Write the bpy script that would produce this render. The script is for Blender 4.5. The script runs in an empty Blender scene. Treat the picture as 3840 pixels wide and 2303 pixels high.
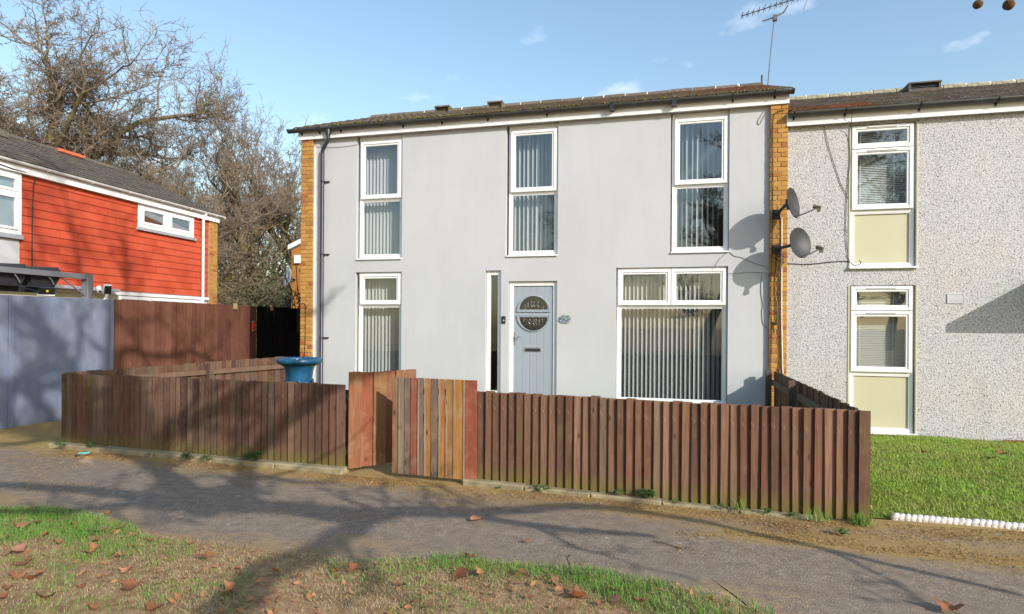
import bpy, bmesh, math, random
import numpy as np
from mathutils import Vector, Matrix

random.seed(7)
rng = np.random.default_rng(7)
sc = bpy.context.scene
COL = sc.collection
R = math.radians

# ------------------------------------------------------------------ camera, sky, sun, exposure
D = 10.384                       # distance from the camera to the rendered front wall
EYE = 1.65
YAW = R(14.1247)
ROLL = math.atan(0.0066)
cam_d = bpy.data.cameras.new('camera')
cam = bpy.data.objects.new('camera', cam_d)
COL.objects.link(cam)
cam_d.sensor_width = 36.0
cam_d.lens = 36.0 * 2300 / 3840
cam_d.shift_y = 66.0 / 3840
cam_d.clip_start = 0.05
cam_d.clip_end = 900
cam.matrix_world = (Matrix.Translation((0, 0, EYE)) @ Matrix.Rotation(YAW, 4, 'Z')
                    @ Matrix.Rotation(R(90), 4, 'X') @ Matrix.Rotation(ROLL, 4, 'Z'))
sc.camera = cam

SUN = Vector((1.25, -1.0, 0.76)).normalized()          # towards the sun
sun_el = math.asin(SUN.z)
sun_az = math.atan2(SUN.x, SUN.y)
world = bpy.data.worlds.new('World')
sc.world = world
world.use_nodes = True
wn = world.node_tree.nodes
wl = world.node_tree.links
wn.clear()
w_out = wn.new('ShaderNodeOutputWorld')
w_bg = wn.new('ShaderNodeBackground')
w_sky = wn.new('ShaderNodeTexSky')
w_sky.sky_type = 'NISHITA'
w_sky.sun_disc = False
w_sky.sun_elevation = sun_el
w_sky.sun_rotation = sun_az
w_sky.altitude = 50
w_sky.air_density = 1.5
w_sky.dust_density = 1.2
w_sky.ozone_density = 2.7
w_bg.inputs['Strength'].default_value = 0.15
# thin fair-weather clouds, spread over the whole sky
w_tc = wn.new('ShaderNodeTexCoord')
w_sep = wn.new('ShaderNodeSeparateXYZ')
w_add = wn.new('ShaderNodeMath'); w_add.operation = 'ADD'; w_add.inputs[1].default_value = 0.16
w_dx = wn.new('ShaderNodeMath'); w_dx.operation = 'DIVIDE'
w_dy = wn.new('ShaderNodeMath'); w_dy.operation = 'DIVIDE'
w_cmb = wn.new('ShaderNodeCombineXYZ')
w_noise = wn.new('ShaderNodeTexNoise')
w_noise.inputs['Scale'].default_value = 3.7
w_noise.inputs['Detail'].default_value = 7
w_noise.inputs['Roughness'].default_value = 0.52
w_ramp = wn.new('ShaderNodeValToRGB')
w_ramp.color_ramp.elements[0].position = 0.60
w_ramp.color_ramp.elements[1].position = 0.92
w_ramp.color_ramp.elements[1].color = (0.75, 0.75, 0.75, 1)
w_mix = wn.new('ShaderNodeMix'); w_mix.data_type = 'RGBA'
w_mix.inputs['B'].default_value = (7.6, 7.9, 8.4, 1)
wl.new(w_tc.outputs['Generated'], w_sep.inputs[0])
wl.new(w_sep.outputs['Z'], w_add.inputs[0])
wl.new(w_sep.outputs['X'], w_dx.inputs[0]); wl.new(w_add.outputs[0], w_dx.inputs[1])
wl.new(w_sep.outputs['Y'], w_dy.inputs[0]); wl.new(w_add.outputs[0], w_dy.inputs[1])
wl.new(w_dx.outputs[0], w_cmb.inputs['X']); wl.new(w_dy.outputs[0], w_cmb.inputs['Y'])
wl.new(w_cmb.outputs[0], w_noise.inputs['Vector'])
wl.new(w_noise.outputs[0], w_ramp.inputs[0])
wl.new(w_ramp.outputs['Color'], w_mix.inputs['Factor'])
wl.new(w_sky.outputs[0], w_mix.inputs['A'])
wl.new(w_mix.outputs['Result'], w_bg.inputs['Color'])
wl.new(w_bg.outputs[0], w_out.inputs[0])

sun_d = bpy.data.lights.new('sun', 'SUN')
sun_d.energy = 3.15
sun_d.angle = R(0.4)
sun_d.color = (1.0, 0.945, 0.86)
sun = bpy.data.objects.new('sun', sun_d)
COL.objects.link(sun)
sun.rotation_euler = SUN.to_track_quat('Z', 'Y').to_euler()
sun.location = (30, -24, 20)

sc.view_settings.view_transform = 'Standard'
sc.view_settings.look = 'None'
sc.view_settings.exposure = 0.6
sc.view_settings.gamma = 1.0
sc.view_settings.use_curve_mapping = False
sc.cycles.max_bounces = 8
sc.cycles.transparent_max_bounces = 16

# ------------------------------------------------------------------ mesh helpers
class MB:
    """collects shapes and links them as one mesh object"""
    def __init__(s):
        s.v = []; s.f = []; s.sm = []
    def add(s, verts, faces, smooth=False):
        b = len(s.v)
        s.v.extend(verts)
        for f in faces:
            s.f.append(tuple(i + b for i in f)); s.sm.append(smooth)
    def box(s, x0, x1, y0, y1, z0, z1):
        v = [(x0, y0, z0), (x1, y0, z0), (x1, y1, z0), (x0, y1, z0), (x0, y0, z1), (x1, y0, z1), (x1, y1, z1), (x0, y1, z1)]
        s.add(v, [(3, 2, 1, 0), (4, 5, 6, 7), (0, 1, 5, 4), (1, 2, 6, 5), (2, 3, 7, 6), (3, 0, 4, 7)])
        return s
    def bbox(s, x0, x1, y0, y1, z0, z1, b=0.006):
        """box with its front (-y) edges bevelled"""
        v = [(x0, y1, z0), (x1, y1, z0), (x1, y1, z1), (x0, y1, z1),
             (x0, y0 + b, z0), (x1, y0 + b, z0), (x1, y0 + b, z1), (x0, y0 + b, z1),
             (x0 + b, y0, z0 + b), (x1 - b, y0, z0 + b), (x1 - b, y0, z1 - b), (x0 + b, y0, z1 - b)]
        f = [(0, 3, 2, 1), (8, 9, 10, 11)]
        for i in range(4):
            j = (i + 1) % 4
            f.append((i, j, 4 + j, 4 + i)); f.append((4 + i, 4 + j, 8 + j, 8 + i))
        s.add(v, f)
        return s
    def quad(s, a, b, c, d):
        s.add([a, b, c, d], [(0, 1, 2, 3)]); return s
    def frame(s, x0, x1, z0, z1, w, y0, y1, wb=None, wt=None):
        """rectangular frame, members butted end to end"""
        wb = w if wb is None else wb; wt = w if wt is None else wt
        s.bbox(x0, x0 + w, y0, y1, z0, z1)
        s.bbox(x1 - w, x1, y0, y1, z0, z1)
        s.bbox(x0 + w, x1 - w, y0, y1, z0, z0 + wb)
        s.bbox(x0 + w, x1 - w, y0, y1, z1 - wt, z1)
        return s
    def tube(s, pts, r, n=8, cap=True):
        pts = [Vector(p) for p in pts]
        rs = r if isinstance(r, (list, tuple)) else [r] * len(pts)
        verts = []; faces = []
        prev = None
        for i, p in enumerate(pts):
            if i == 0: t = pts[1] - p
            elif i == len(pts) - 1: t = p - pts[i - 1]
            else: t = (pts[i + 1] - p).normalized() + (p - pts[i - 1]).normalized()
            t = t.normalized() if t.length > 1e-9 else Vector((0, 0, 1))
            if prev is None:
                a = t.orthogonal().normalized()
            else:
                a = prev - t * prev.dot(t)
                a = a.normalized() if a.length > 1e-6 else t.orthogonal().normalized()
            prev = a
            b = t.cross(a)
            for k in range(n):
                an = 2 * math.pi * k / n
                verts.append(tuple(p + (a * math.cos(an) + b * math.sin(an)) * rs[i]))
        for i in range(len(pts) - 1):
            for k in range(n):
                k2 = (k + 1) % n
                faces.append((i * n + k, i * n + k2, (i + 1) * n + k2, (i + 1) * n + k))
        s.add(verts, faces, True)
        if cap:
            s.add(verts[:n], [tuple(reversed(range(n)))]); s.add(verts[-n:], [tuple(range(n))])
        return s
    def lathe(s, prof, n=28, c=(0, 0, 0), M=None):
        verts = []; faces = []
        for r, z in prof:
            for k in range(n):
                a = 2 * math.pi * k / n
                p = Vector((r * math.cos(a), r * math.sin(a), z))
                if M is not None: p = M @ p
                verts.append((p[0] + c[0], p[1] + c[1], p[2] + c[2]))
        for i in range(len(prof) - 1):
            for k in range(n):
                k2 = (k + 1) % n
                faces.append((i * n + k, i * n + k2, (i + 1) * n + k2, (i + 1) * n + k))
        s.add(verts, faces, True)
        return s
    def prism(s, poly, y0, y1):
        """polygon in x,z (counter-clockwise seen from -y) given depth"""
        n = len(poly)
        v = [(p[0], y0, p[1]) for p in poly] + [(p[0], y1, p[1]) for p in poly]
        f = [tuple(range(n)), tuple(range(2 * n - 1, n - 1, -1))]
        for i in range(n):
            j = (i + 1) % n
            f.append((i, i + n, j + n, j))
        s.add(v, f); return s
    def mesh(s, name, M=None):
        me = bpy.data.meshes.new(name)
        v = s.v if M is None else [tuple(M @ Vector(p)) for p in s.v]
        me.from_pydata(v, [], s.f)
        me.polygons.foreach_set('use_smooth', s.sm)
        me.update()
        return me
    def build(s, name, mat, parent=None, M=None, **kw):
        return link(name, s.mesh(name, M), mat, parent, **kw)

def link(name, me, mat, parent=None, loc=None, rot=None, kind=None, label=None, color=None):
    o = bpy.data.objects.new(name, me)
    COL.objects.link(o)
    if mat is not None and len(me.materials) == 0: me.materials.append(mat)
    if loc is not None: o.location = loc
    if rot is not None: o.rotation_euler = rot
    if parent is not None: par(o, parent)
    if kind: o['kind'] = kind
    if label: o['label'] = label
    if color: o.color = (*color, 1)
    return o
def par(o, parent):
    o.parent = parent
    if parent.type == 'EMPTY': o.matrix_parent_inverse = Matrix.Translation(-Vector(parent.location))
def thing(name, label, cat, loc, group=None):
    o = bpy.data.objects.new(name, None)
    COL.objects.link(o)
    o.location = loc; o.empty_display_size = 0.1
    o['label'] = label; o['category'] = cat
    if group: o['group'] = group
    return o
def tag(o, label, cat, group=None):
    o['label'] = label; o['category'] = cat
    if group: o['group'] = group
    return o
def struct(o):
    o['kind'] = 'structure'; return o
def np_mesh(name, V, F, smooth=False):
    """F: (n,3) or (n,4) int array"""
    me = bpy.data.meshes.new(name)
    k = F.shape[1]
    me.vertices.add(len(V)); me.vertices.foreach_set('co', np.ascontiguousarray(V, dtype=np.float32).ravel())
    me.loops.add(F.size); me.loops.foreach_set('vertex_index', np.ascontiguousarray(F, dtype=np.int32).ravel())
    me.polygons.add(len(F))
    me.polygons.foreach_set('loop_start', np.arange(0, F.size, k, dtype=np.int32))
    me.polygons.foreach_set('loop_total', np.full(len(F), k, dtype=np.int32))
    if smooth: me.polygons.foreach_set('use_smooth', np.ones(len(F), dtype=bool))
    me.update(calc_edges=True); me.validate()
    return me

# ------------------------------------------------------------------ materials
class N:
    """tiny node-graph helper"""
    def __init__(s, name):
        s.m = bpy.data.materials.new(name); s.m.use_nodes = True
        s.t = s.m.node_tree; s.p = s.t.nodes['Principled BSDF']
        s.tc = None
    def n(s, kind, **kw):
        nd = s.t.nodes.new(kind)
        for k, v in kw.items():
            if k.startswith('i_'): nd.inputs[k[2:].replace('_', ' ')].default_value = v
            else: setattr(nd, k, v)
        return nd
    def l(s, a, b): s.t.links.new(a, b)
    def obj(s, scale=(1, 1, 1), rot=(0, 0, 0)):
        if s.tc is None: s.tc = s.n('ShaderNodeTexCoord')
        mp = s.n('ShaderNodeMapping'); mp.inputs['Scale'].default_value = scale; mp.inputs['Rotation'].default_value = rot
        s.l(s.tc.outputs['Object'], mp.inputs['Vector'])
        return mp.outputs[0]
    def noise(s, vec, scale, detail=4, rough=0.55, dist=0.0):
        nd = s.n('ShaderNodeTexNoise'); nd.inputs['Scale'].default_value = scale
        nd.inputs['Detail'].default_value = detail; nd.inputs['Roughness'].default_value = rough
        nd.inputs['Distortion'].default_value = dist
        s.l(vec, nd.inputs['Vector']); return nd.outputs[0]
    def voro(s, vec, scale, feature='F1', out='Distance'):
        nd = s.n('ShaderNodeTexVoronoi'); nd.feature = feature; nd.inputs['Scale'].default_value = scale
        s.l(vec, nd.inputs['Vector']); return nd.outputs[out]
    def ramp(s, fac, stops, interp='LINEAR'):
        nd = s.n('ShaderNodeValToRGB'); cr = nd.color_ramp; cr.interpolation = interp
        while len(cr.elements) < len(stops): cr.elements.new(0.5)
        for e, (p, c) in zip(cr.elements, stops):
            e.position = p; e.color = (*c, 1) if not isinstance(c, (int, float)) else (c, c, c, 1)
        s.l(fac, nd.inputs[0]); return nd.outputs['Color']
    def mix(s, fac, a, b, blend='MIX'):
        nd = s.n('ShaderNodeMix'); nd.data_type = 'RGBA'; nd.blend_type = blend
        for key, val in (('Factor', fac), ('A', a), ('B', b)):
            if isinstance(val, (int, float)):
                nd.inputs[key].default_value = val if key == 'Factor' else (val, val, val, 1)
            elif isinstance(val, tuple): nd.inputs[key].default_value = (*val, 1)
            else: s.l(val, nd.inputs[key])
        return nd.outputs['Result']
    def math(s, op, a, b=None, clamp=False):
        nd = s.n('ShaderNodeMath'); nd.operation = op; nd.use_clamp = clamp
        for i, val in enumerate((a, b)):
            if val is None: continue
            if isinstance(val, (int, float)): nd.inputs[i].default_value = val
            else: s.l(val, nd.inputs[i])
        return nd.outputs[0]
    def bump(s, h, strength=0.3, dist=0.01):
        nd = s.n('ShaderNodeBump'); nd.inputs['Strength'].default_value = strength; nd.inputs['Distance'].default_value = dist
        s.l(h, nd.inputs['Height']); s.l(nd.outputs[0], s.p.inputs['Normal']); return nd
    def color(s, c):
        if isinstance(c, tuple): s.p.inputs['Base Color'].default_value = (*c, 1)
        else: s.l(c, s.p.inputs['Base Color'])
        return s
    def rough(s, r, spec=None):
        if isinstance(r, (int, float)): s.p.inputs['Roughness'].default_value = r
        else: s.l(r, s.p.inputs['Roughness'])
        if spec is not None: s.p.inputs['Specular IOR Level'].default_value = spec
        return s
    def xyz(s, vec):
        nd = s.n('ShaderNodeSeparateXYZ'); s.l(vec, nd.inputs[0]); return nd.outputs
    def info(s, out):
        return s.n('ShaderNodeObjectInfo').outputs[out]
    def pos(s):
        return s.n('ShaderNodeNewGeometry').outputs['Position']

def plain(name, c, rough=0.5, var=0.12, scale=6.0, metallic=0.0, spec=0.5, bump=0.0, bscale=60):
    g = N(name)
    nz = g.noise(g.obj(), scale, 5)
    lo = tuple(x * (1 - var) for x in c); hi = tuple(min(1, x * (1 + var)) for x in c)
    g.color(g.ramp(nz, [(0.3, lo), (0.7, hi)])); g.rough(rough, spec)
    g.p.inputs['Metallic'].default_value = metallic
    if bump: g.bump(g.noise(g.obj(), bscale, 3), bump, 0.004)
    return g.m

M = {}
# smooth painted render, faintly mottled
g = N('white_render')
o = g.obj()
n1 = g.noise(o, 0.7, 5, 0.6); n2 = g.noise(g.obj((1, 1, 0.25)), 2.2, 5, 0.6)
c = g.ramp(n1, [(0.3, (0.455, 0.462, 0.48)), (0.7, (0.505, 0.512, 0.53))])
c = g.mix(g.ramp(n2, [(0.45, 0.0), (0.8, 0.5)]), c, (0.44, 0.44, 0.44))
spots = g.ramp(g.voro(o, 2.2), [(0.012, 0.6), (0.03, 0.0)])
c = g.mix(spots, c, (0.3, 0.28, 0.26))
st = g.noise(g.obj((5, 1, 0.22)), 2.4, 5, 0.65)
c = g.mix(g.ramp(st, [(0.54, 0.0), (0.74, 0.13)]), c, (0.36, 0.36, 0.355))
hl = g.ramp(g.voro(g.obj((0.35, 1, 0.8), (0, 0.4, 0)), 1.1, 'DISTANCE_TO_EDGE'), [(0.0, 0.10), (0.004, 0.0)])
c = g.mix(hl, c, (0.3, 0.3, 0.3))
sp = g.ramp(g.math('ADD', g.xyz(o)['Z'], g.math('MULTIPLY', n1, 0.5)), [(0.3, 0.45), (0.75, 0.0)])
c = g.mix(sp, c, (0.36, 0.33, 0.28))
g.color(c); g.rough(0.9, 0.2); g.bump(g.math('ADD', g.noise(o, 90, 4, 0.7), g.math('MULTIPLY', g.noise(o, 6, 3), 1.6)), 0.2, 0.006); M['render'] = g.m
# pebble dash
g = N('pebble_dash')
o = g.obj()
v = g.voro(g.obj((1, 1, 1.0)), 52); v2 = g.voro(o, 26, 'F1', 'Color')
nb = g.noise(o, 1.3, 4); ns = g.noise(o, 60, 3, 0.55)
c = g.ramp(ns, [(0.32, (0.25, 0.243, 0.245)), (0.42, (0.45, 0.446, 0.455)), (0.60, (0.58, 0.575, 0.585))])
c = g.mix(g.ramp(v, [(0.55, 0.0), (0.85, 0.75)]), c, (0.22, 0.205, 0.20))
c = g.mix(g.ramp(nb, [(0.45, 0.0), (0.72, 0.22)]), c, (0.55, 0.45, 0.37))
c = g.mix(g.ramp(g.noise(g.obj((3, 1, 0.25)), 1.6, 5, 0.7), [(0.55, 0.0), (0.75, 0.35)]), c, (0.28, 0.27, 0.27))
c = g.mix(g.ramp(g.noise(o, 62, 1, 0.5), [(0.66, 0.0), (0.70, 0.9)]), c, (0.07, 0.065, 0.065))
g.color(c); g.rough(0.95, 0.2)
h = g.math('ADD', g.math('MULTIPLY', v, -1.0), ns)
g.bump(h, 0.5, 0.010); M['pebble'] = g.m
# yellow stock bricks
g = N('yellow_brick')
o = g.obj(); r = g.info('Random')
c = g.ramp(r, [(0.0, (0.34, 0.17, 0.045)), (0.3, (0.46, 0.24, 0.06)), (0.6, (0.52, 0.28, 0.075)), (0.86, (0.42, 0.19, 0.05)), (0.96, (0.33, 0.10, 0.035)), (1.0, (0.5, 0.32, 0.11))])
n = g.noise(g.pos(), 38, 5, 0.7)
c = g.mix(g.ramp(n, [(0.42, 0.0), (0.72, 0.55)]), c, (0.24, 0.12, 0.04))
g.color(c); g.rough(0.92, 0.2); g.bump(n, 0.5, 0.006); M['brick'] = g.m
M['mortar'] = plain('sandy_mortar', (0.38, 0.27, 0.15), 0.95, 0.2, 30, spec=0.2, bump=0.3)
M['orange_brick'] = plain('orange_plinth_brick', (0.42, 0.2, 0.085), 0.95, 0.3, 14, spec=0.2, bump=0.3)
# upvc
M['upvc'] = plain('white_upvc', (0.80, 0.80, 0.80), 0.32, 0.03, 2.0)
M['upvc_old'] = plain('aged_white_board', (0.66, 0.66, 0.65), 0.5, 0.08, 1.5)
M['cream'] = plain('cream_panel', (0.50, 0.475, 0.325), 0.4, 0.04, 1.2)
M['black_plastic'] = plain('black_plastic', (0.022, 0.022, 0.024), 0.35, 0.2, 3)
M['gutter_brown'] = plain('weathered_black_gutter', (0.04, 0.038, 0.032), 0.5, 0.4, 5)
M['purple_black'] = plain('black_downpipe', (0.03, 0.028, 0.045), 0.3, 0.2, 3)
M['door'] = plain('grey_blue_door', (0.30, 0.345, 0.395), 0.42, 0.03, 2.0)
M['steel'] = plain('brushed_steel', (0.5, 0.48, 0.46), 0.3, 0.1, 20, metallic=1.0)
M['lead'] = plain('leaded_strip', (0.7, 0.7, 0.68), 0.25, 0.1, 20, metallic=0.8)
M['dark_inside'] = plain('dim_interior', (0.05, 0.048, 0.045), 0.9, 0.2, 2)
M['slat'] = plain('blind_fabric', (0.53, 0.535, 0.52), 0.8, 0.03, 4)
M['venetian'] = plain('venetian_slat', (0.70, 0.70, 0.64), 0.55, 0.03, 4)
M['net'] = plain('net_curtain', (0.6, 0.62, 0.64), 0.9, 0.06, 4)
M['dish'] = plain('dark_grey_dish', (0.026, 0.026, 0.03), 0.55, 0.25, 9)
M['dish_bracket'] = plain('black_bracket', (0.02, 0.022, 0.028), 0.5, 0.3, 9)
M['lnb'] = plain('faded_olive_plastic', (0.11, 0.105, 0.06), 0.5, 0.2, 9)
M['cable_black'] = plain('black_cable', (0.02, 0.02, 0.022), 0.6, 0.2, 9)
M['cable_grey'] = plain('grey_cable', (0.28, 0.27, 0.26), 0.6, 0.2, 9)
M['cable_white'] = plain('white_cable', (0.75, 0.7, 0.62), 0.5, 0.1, 9)
M['aluminium'] = plain('dull_aluminium', (0.12, 0.125, 0.13), 0.45, 0.3, 9, metallic=0.5)
M['pergola'] = plain('grey_aluminium_frame', (0.17, 0.175, 0.19), 0.45, 0.1, 3)
M['canopy'] = plain('charcoal_canopy_fabric', (0.022, 0.022, 0.03), 0.75, 0.2, 4)
M['red_plastic'] = plain('red_plastic', (0.75, 0.035, 0.02), 0.35, 0.05, 9)
M['amber'] = plain('yellow_led_chip', (0.8, 0.6, 0.02), 0.4, 0.05, 9)
M['white_plastic'] = plain('white_plastic', (0.78, 0.78, 0.78), 0.35, 0.04, 9)
M['lime'] = plain('lime_mortar', (0.78, 0.76, 0.70), 0.9, 0.12, 14)
M['dish_pale'] = plain('pale_blue_dish', (0.55, 0.6, 0.66), 0.5, 0.1, 4)
M['slate_sill'] = plain('grey_stone_sill', (0.33, 0.34, 0.36), 0.8, 0.15, 9)
M['felt'] = plain('roof_felt', (0.05, 0.046, 0.042), 0.95, 0.3, 4)
g = N('white_painted_concrete'); o = g.pos()
c = g.ramp(g.noise(o, 24, 5, 0.7), [(0.35, (0.36, 0.31, 0.26)), (0.52, (0.68, 0.64, 0.62))])
g.color(c); g.rough(0.85); g.bump(g.noise(o, 60, 4), 0.4, 0.004); M['white_wash'] = g.m
# glass: see-through with fresnel reflections
def glass(name, tint, ior=1.6, base=0.06):
    m = bpy.data.materials.new(name); m.use_nodes = True
    t = m.node_tree; t.nodes.clear()
    out = t.nodes.new('ShaderNodeOutputMaterial'); mx = t.nodes.new('ShaderNodeMixShader')
    tr = t.nodes.new('ShaderNodeBsdfTransparent'); tr.inputs[0].default_value = (*tint, 1)
    gl = t.nodes.new('ShaderNodeBsdfGlossy'); gl.inputs['Roughness'].default_value = 0.015
    gl.inputs['Color'].default_value = (0.92, 0.96, 1.0, 1)
    # Schlick reflectance, the same from both sides of the sheet
    geo = t.nodes.new('ShaderNodeNewGeometry')
    dt = t.nodes.new('ShaderNodeVectorMath'); dt.operation = 'DOT_PRODUCT'
    t.links.new(geo.outputs['Normal'], dt.inputs[0]); t.links.new(geo.outputs['Incoming'], dt.inputs[1])
    def mth(op, a, b):
        nd = t.nodes.new('ShaderNodeMath'); nd.operation = op; nd.use_clamp = True
        for i, v_ in enumerate((a, b)):
            if isinstance(v_, (int, float)): nd.inputs[i].default_value = v_
            else: t.links.new(v_, nd.inputs[i])
        return nd.outputs[0]
    ab = t.nodes.new('ShaderNodeMath'); ab.operation = 'ABSOLUTE'; t.links.new(dt.outputs['Value'], ab.inputs[0])
    fac = mth('ADD', mth('MULTIPLY', mth('POWER', mth('SUBTRACT', 1.0, ab.outputs[0]), 5.0), 1.0 - base), base)
    # old panes are never perfectly flat
    tc = t.nodes.new('ShaderNodeTexCoord'); nz = t.nodes.new('ShaderNodeTexNoise'); nz.inputs['Scale'].default_value = 2.2; nz.inputs['Detail'].default_value = 1
    bp = t.nodes.new('ShaderNodeBump'); bp.inputs['Strength'].default_value = 0.04; bp.inputs['Distance'].default_value = 0.02
    t.links.new(tc.outputs['Object'], nz.inputs['Vector']); t.links.new(nz.outputs[0], bp.inputs['Height'])
    t.links.new(bp.outputs[0], gl.inputs['Normal'])
    t.links.new(fac, mx.inputs[0])
    t.links.new(tr.outputs[0], mx.inputs[1]); t.links.new(gl.outputs[0], mx.inputs[2]); t.links.new(mx.outputs[0], out.inputs[0])
    return m
M['glass'] = glass('window_glass', (0.84, 0.87, 0.88), 1.5, 0.15)
M['sky_glass'] = glass('reflective_window_glass', (0.6, 0.64, 0.66), 1.5, 0.30)
M['door_glass'] = glass('obscure_door_glass', (0.4, 0.42, 0.44), 1.5, 0.08)
# roof tiles
def tile_mat(name, a, b, moss, lich):
    g = N(name); o = g.pos(); r = g.info('Random')
    c = g.mix(r, a, b)
    c = g.mix(g.ramp(g.noise(o, 3.0, 6, 0.7), [(0.45, 0.0), (0.68, 0.85)]), c, moss)
    c = g.mix(g.ramp(g.noise(o, 26, 4, 0.7), [(0.56, 0.0), (0.68, 0.75)]), c, lich)
    g.color(c); g.rough(0.95, 0.2); g.bump(g.noise(o, 45, 5, 0.7), 0.6, 0.012); return g.m
M['tile'] = tile_mat('mossy_brown_tile', (0.105, 0.082, 0.066), (0.175, 0.135, 0.105), (0.155, 0.125, 0.065), (0.36, 0.33, 0.29))
M['tile_grey'] = tile_mat('grey_slate_tile', (0.085, 0.082, 0.08), (0.15, 0.14, 0.13), (0.17, 0.10, 0.055), (0.30, 0.29, 0.26))
M['tile_red'] = tile_mat('red_brown_tile', (0.15, 0.06, 0.04), (0.22, 0.085, 0.055), (0.16, 0.1, 0.05), (0.3, 0.26, 0.22))
M['tile_dark'] = tile_mat('dark_grey_tile', (0.075, 0.068, 0.064), (0.14, 0.128, 0.12), (0.17, 0.125, 0.075), (0.30, 0.27, 0.24))
M['terracotta'] = plain('orange_ridge_tile', (0.55, 0.13, 0.06), 0.9, 0.1, 6)
M['moss'] = plain('yellow_green_moss', (0.16, 0.135, 0.03), 1.0, 0.4, 20, spec=0.1, bump=0.5)
# timber: colour comes from the board itself (object colour), grain runs along z
def timber(name, grain, wear, wear_amt, algae):
    g = N(name)
    base = g.info('Color'); r = g.info('Random')
    mp = g.n('ShaderNodeMapping'); mp.inputs['Scale'].default_value = (22, 22, 1.1)
    loc = g.n('ShaderNodeCombineXYZ'); g.l(g.math('MULTIPLY', r, 37.0), loc.inputs['X']); g.l(g.math('MULTIPLY', r, 11.0), loc.inputs['Z'])
    add = g.n('ShaderNodeVectorMath'); add.operation = 'ADD'
    pos = g.pos(); g.l(pos, add.inputs[0]); g.l(loc.outputs[0], add.inputs[1]); g.l(add.outputs[0], mp.inputs['Vector'])
    gr = g.noise(mp.outputs[0], 2.6, 6, 0.62, 0.6)
    c = g.mix(g.ramp(gr, [(0.3, 0.0), (0.7, 1.0)]), g.mix(0.62, base, grain), base)
    bl = g.noise(add.outputs[0], 5.0, 5, 0.65)
    c = g.mix(g.ramp(bl, [(0.5, 0.0), (0.75, wear_amt)]), c, wear)
    mk = g.n('ShaderNodeMapping'); mk.inputs['Scale'].default_value = (9, 9, 3.2); g.l(add.outputs[0], mk.inputs['Vector'])
    knots = g.ramp(g.voro(mk.outputs[0], 1.0), [(0.06, 0.85), (0.13, 0.0)])
    c = g.mix(knots, c, grain)
    scr = g.ramp(g.noise(g.obj((70, 70, 7)), 1.6, 2), [(0.69, 0.0), (0.73, 0.55)])
    c = g.mix(scr, c, (0.34, 0.25, 0.19))
    if algae:
        z = g.xyz(pos)['Z']
        low = g.ramp(g.math('ADD', z, g.math('MULTIPLY', g.noise(g.obj((3, 3, 1)), 2.2, 3), 0.5)), [(0.22, 0.75), (0.48, 0.0)])
        c = g.mix(low, c, algae)
        pt = g.ramp(g.noise(add.outputs[0], 1.15, 2), [(0.62, 0.0), (0.74, 0.38)])
        c = g.mix(pt, c, algae)
    g.color(c); g.rough(0.82, 0.25)
    g.bump(gr, 0.45, 0.006); return g.m
M['fence'] = timber('dark_stained_featheredge', (0.035, 0.018, 0.013), (0.18, 0.11, 0.082), 0.4, (0.12, 0.105, 0.022))
M['back_fence'] = timber('red_brown_featheredge', (0.075, 0.026, 0.017), (0.22, 0.10, 0.07), 0.45, None)
M['gate_wood'] = timber('reclaimed_boards', (0.07, 0.026, 0.013), (0.36, 0.25, 0.15), 0.5, None)
g = N('blue_grey_boards')
o = g.obj((1, 1, 0.35)); r = g.info('Random')
c = g.mix(r, (0.14, 0.17, 0.25), (0.18, 0.212, 0.30))
c = g.mix(g.ramp(g.noise(o, 4, 6, 0.7), [(0.4, 0.0), (0.75, 0.6)]), c, (0.27, 0.285, 0.32))
c = g.mix(g.ramp(g.noise(g.obj((1, 1, 0.15)), 9, 5, 0.7), [(0.55, 0.0), (0.8, 0.4)]), c, (0.2, 0.2, 0.17))
g.color(c); g.rough(0.7, 0.3); g.bump(g.noise(g.obj((30, 30, 1.2)), 2, 4), 0.25, 0.004); M['blue_fence'] = g.m
# red cladding boards
g = N('red_painted_cladding')
o = g.pos(); r = g.info('Random')
c = g.mix(r, (0.45, 0.058, 0.024), (0.54, 0.086, 0.036))
c = g.mix(g.ramp(g.noise(o, 2.4, 6, 0.65), [(0.42, 0.0), (0.75, 0.5)]), c, (0.60, 0.13, 0.065))
c = g.mix(g.ramp(g.noise(o, 1.1, 3), [(0.5, 0.0), (0.75, 0.35)]), c, (0.36, 0.035, 0.02))
g.color(c); g.rough(0.75, 0.3); g.bump(g.noise(o, 30, 4), 0.2, 0.004); M['red_clad'] = g.m
# urn glaze
g = N('blue_glazed_urn')
o = g.obj()
c = g.ramp(g.noise(o, 5, 5, 0.6), [(0.3, (0.006, 0.045, 0.12)), (0.7, (0.015, 0.12, 0.24))])
c = g.mix(g.ramp(g.noise(o, 28, 3), [(0.66, 0.0), (0.72, 0.7)]), c, (0.30, 0.22, 0.15))
c = g.mix(g.ramp(g.noise(o, 9, 6, 0.7), [(0.5, 0.0), (0.7, 0.5)]), c, (0.07, 0.13, 0.17))
g.color(c); g.rough(g.ramp(g.noise(o, 7, 4), [(0.3, 0.18), (0.7, 0.5)])); g.bump(g.noise(o, 18, 3), 0.2, 0.004); M['urn'] = g.m
M['kerb'] = plain('mossy_concrete_kerb', (0.27, 0.225, 0.135), 0.95, 0.35, 7, spec=0.2, bump=0.4)
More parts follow.
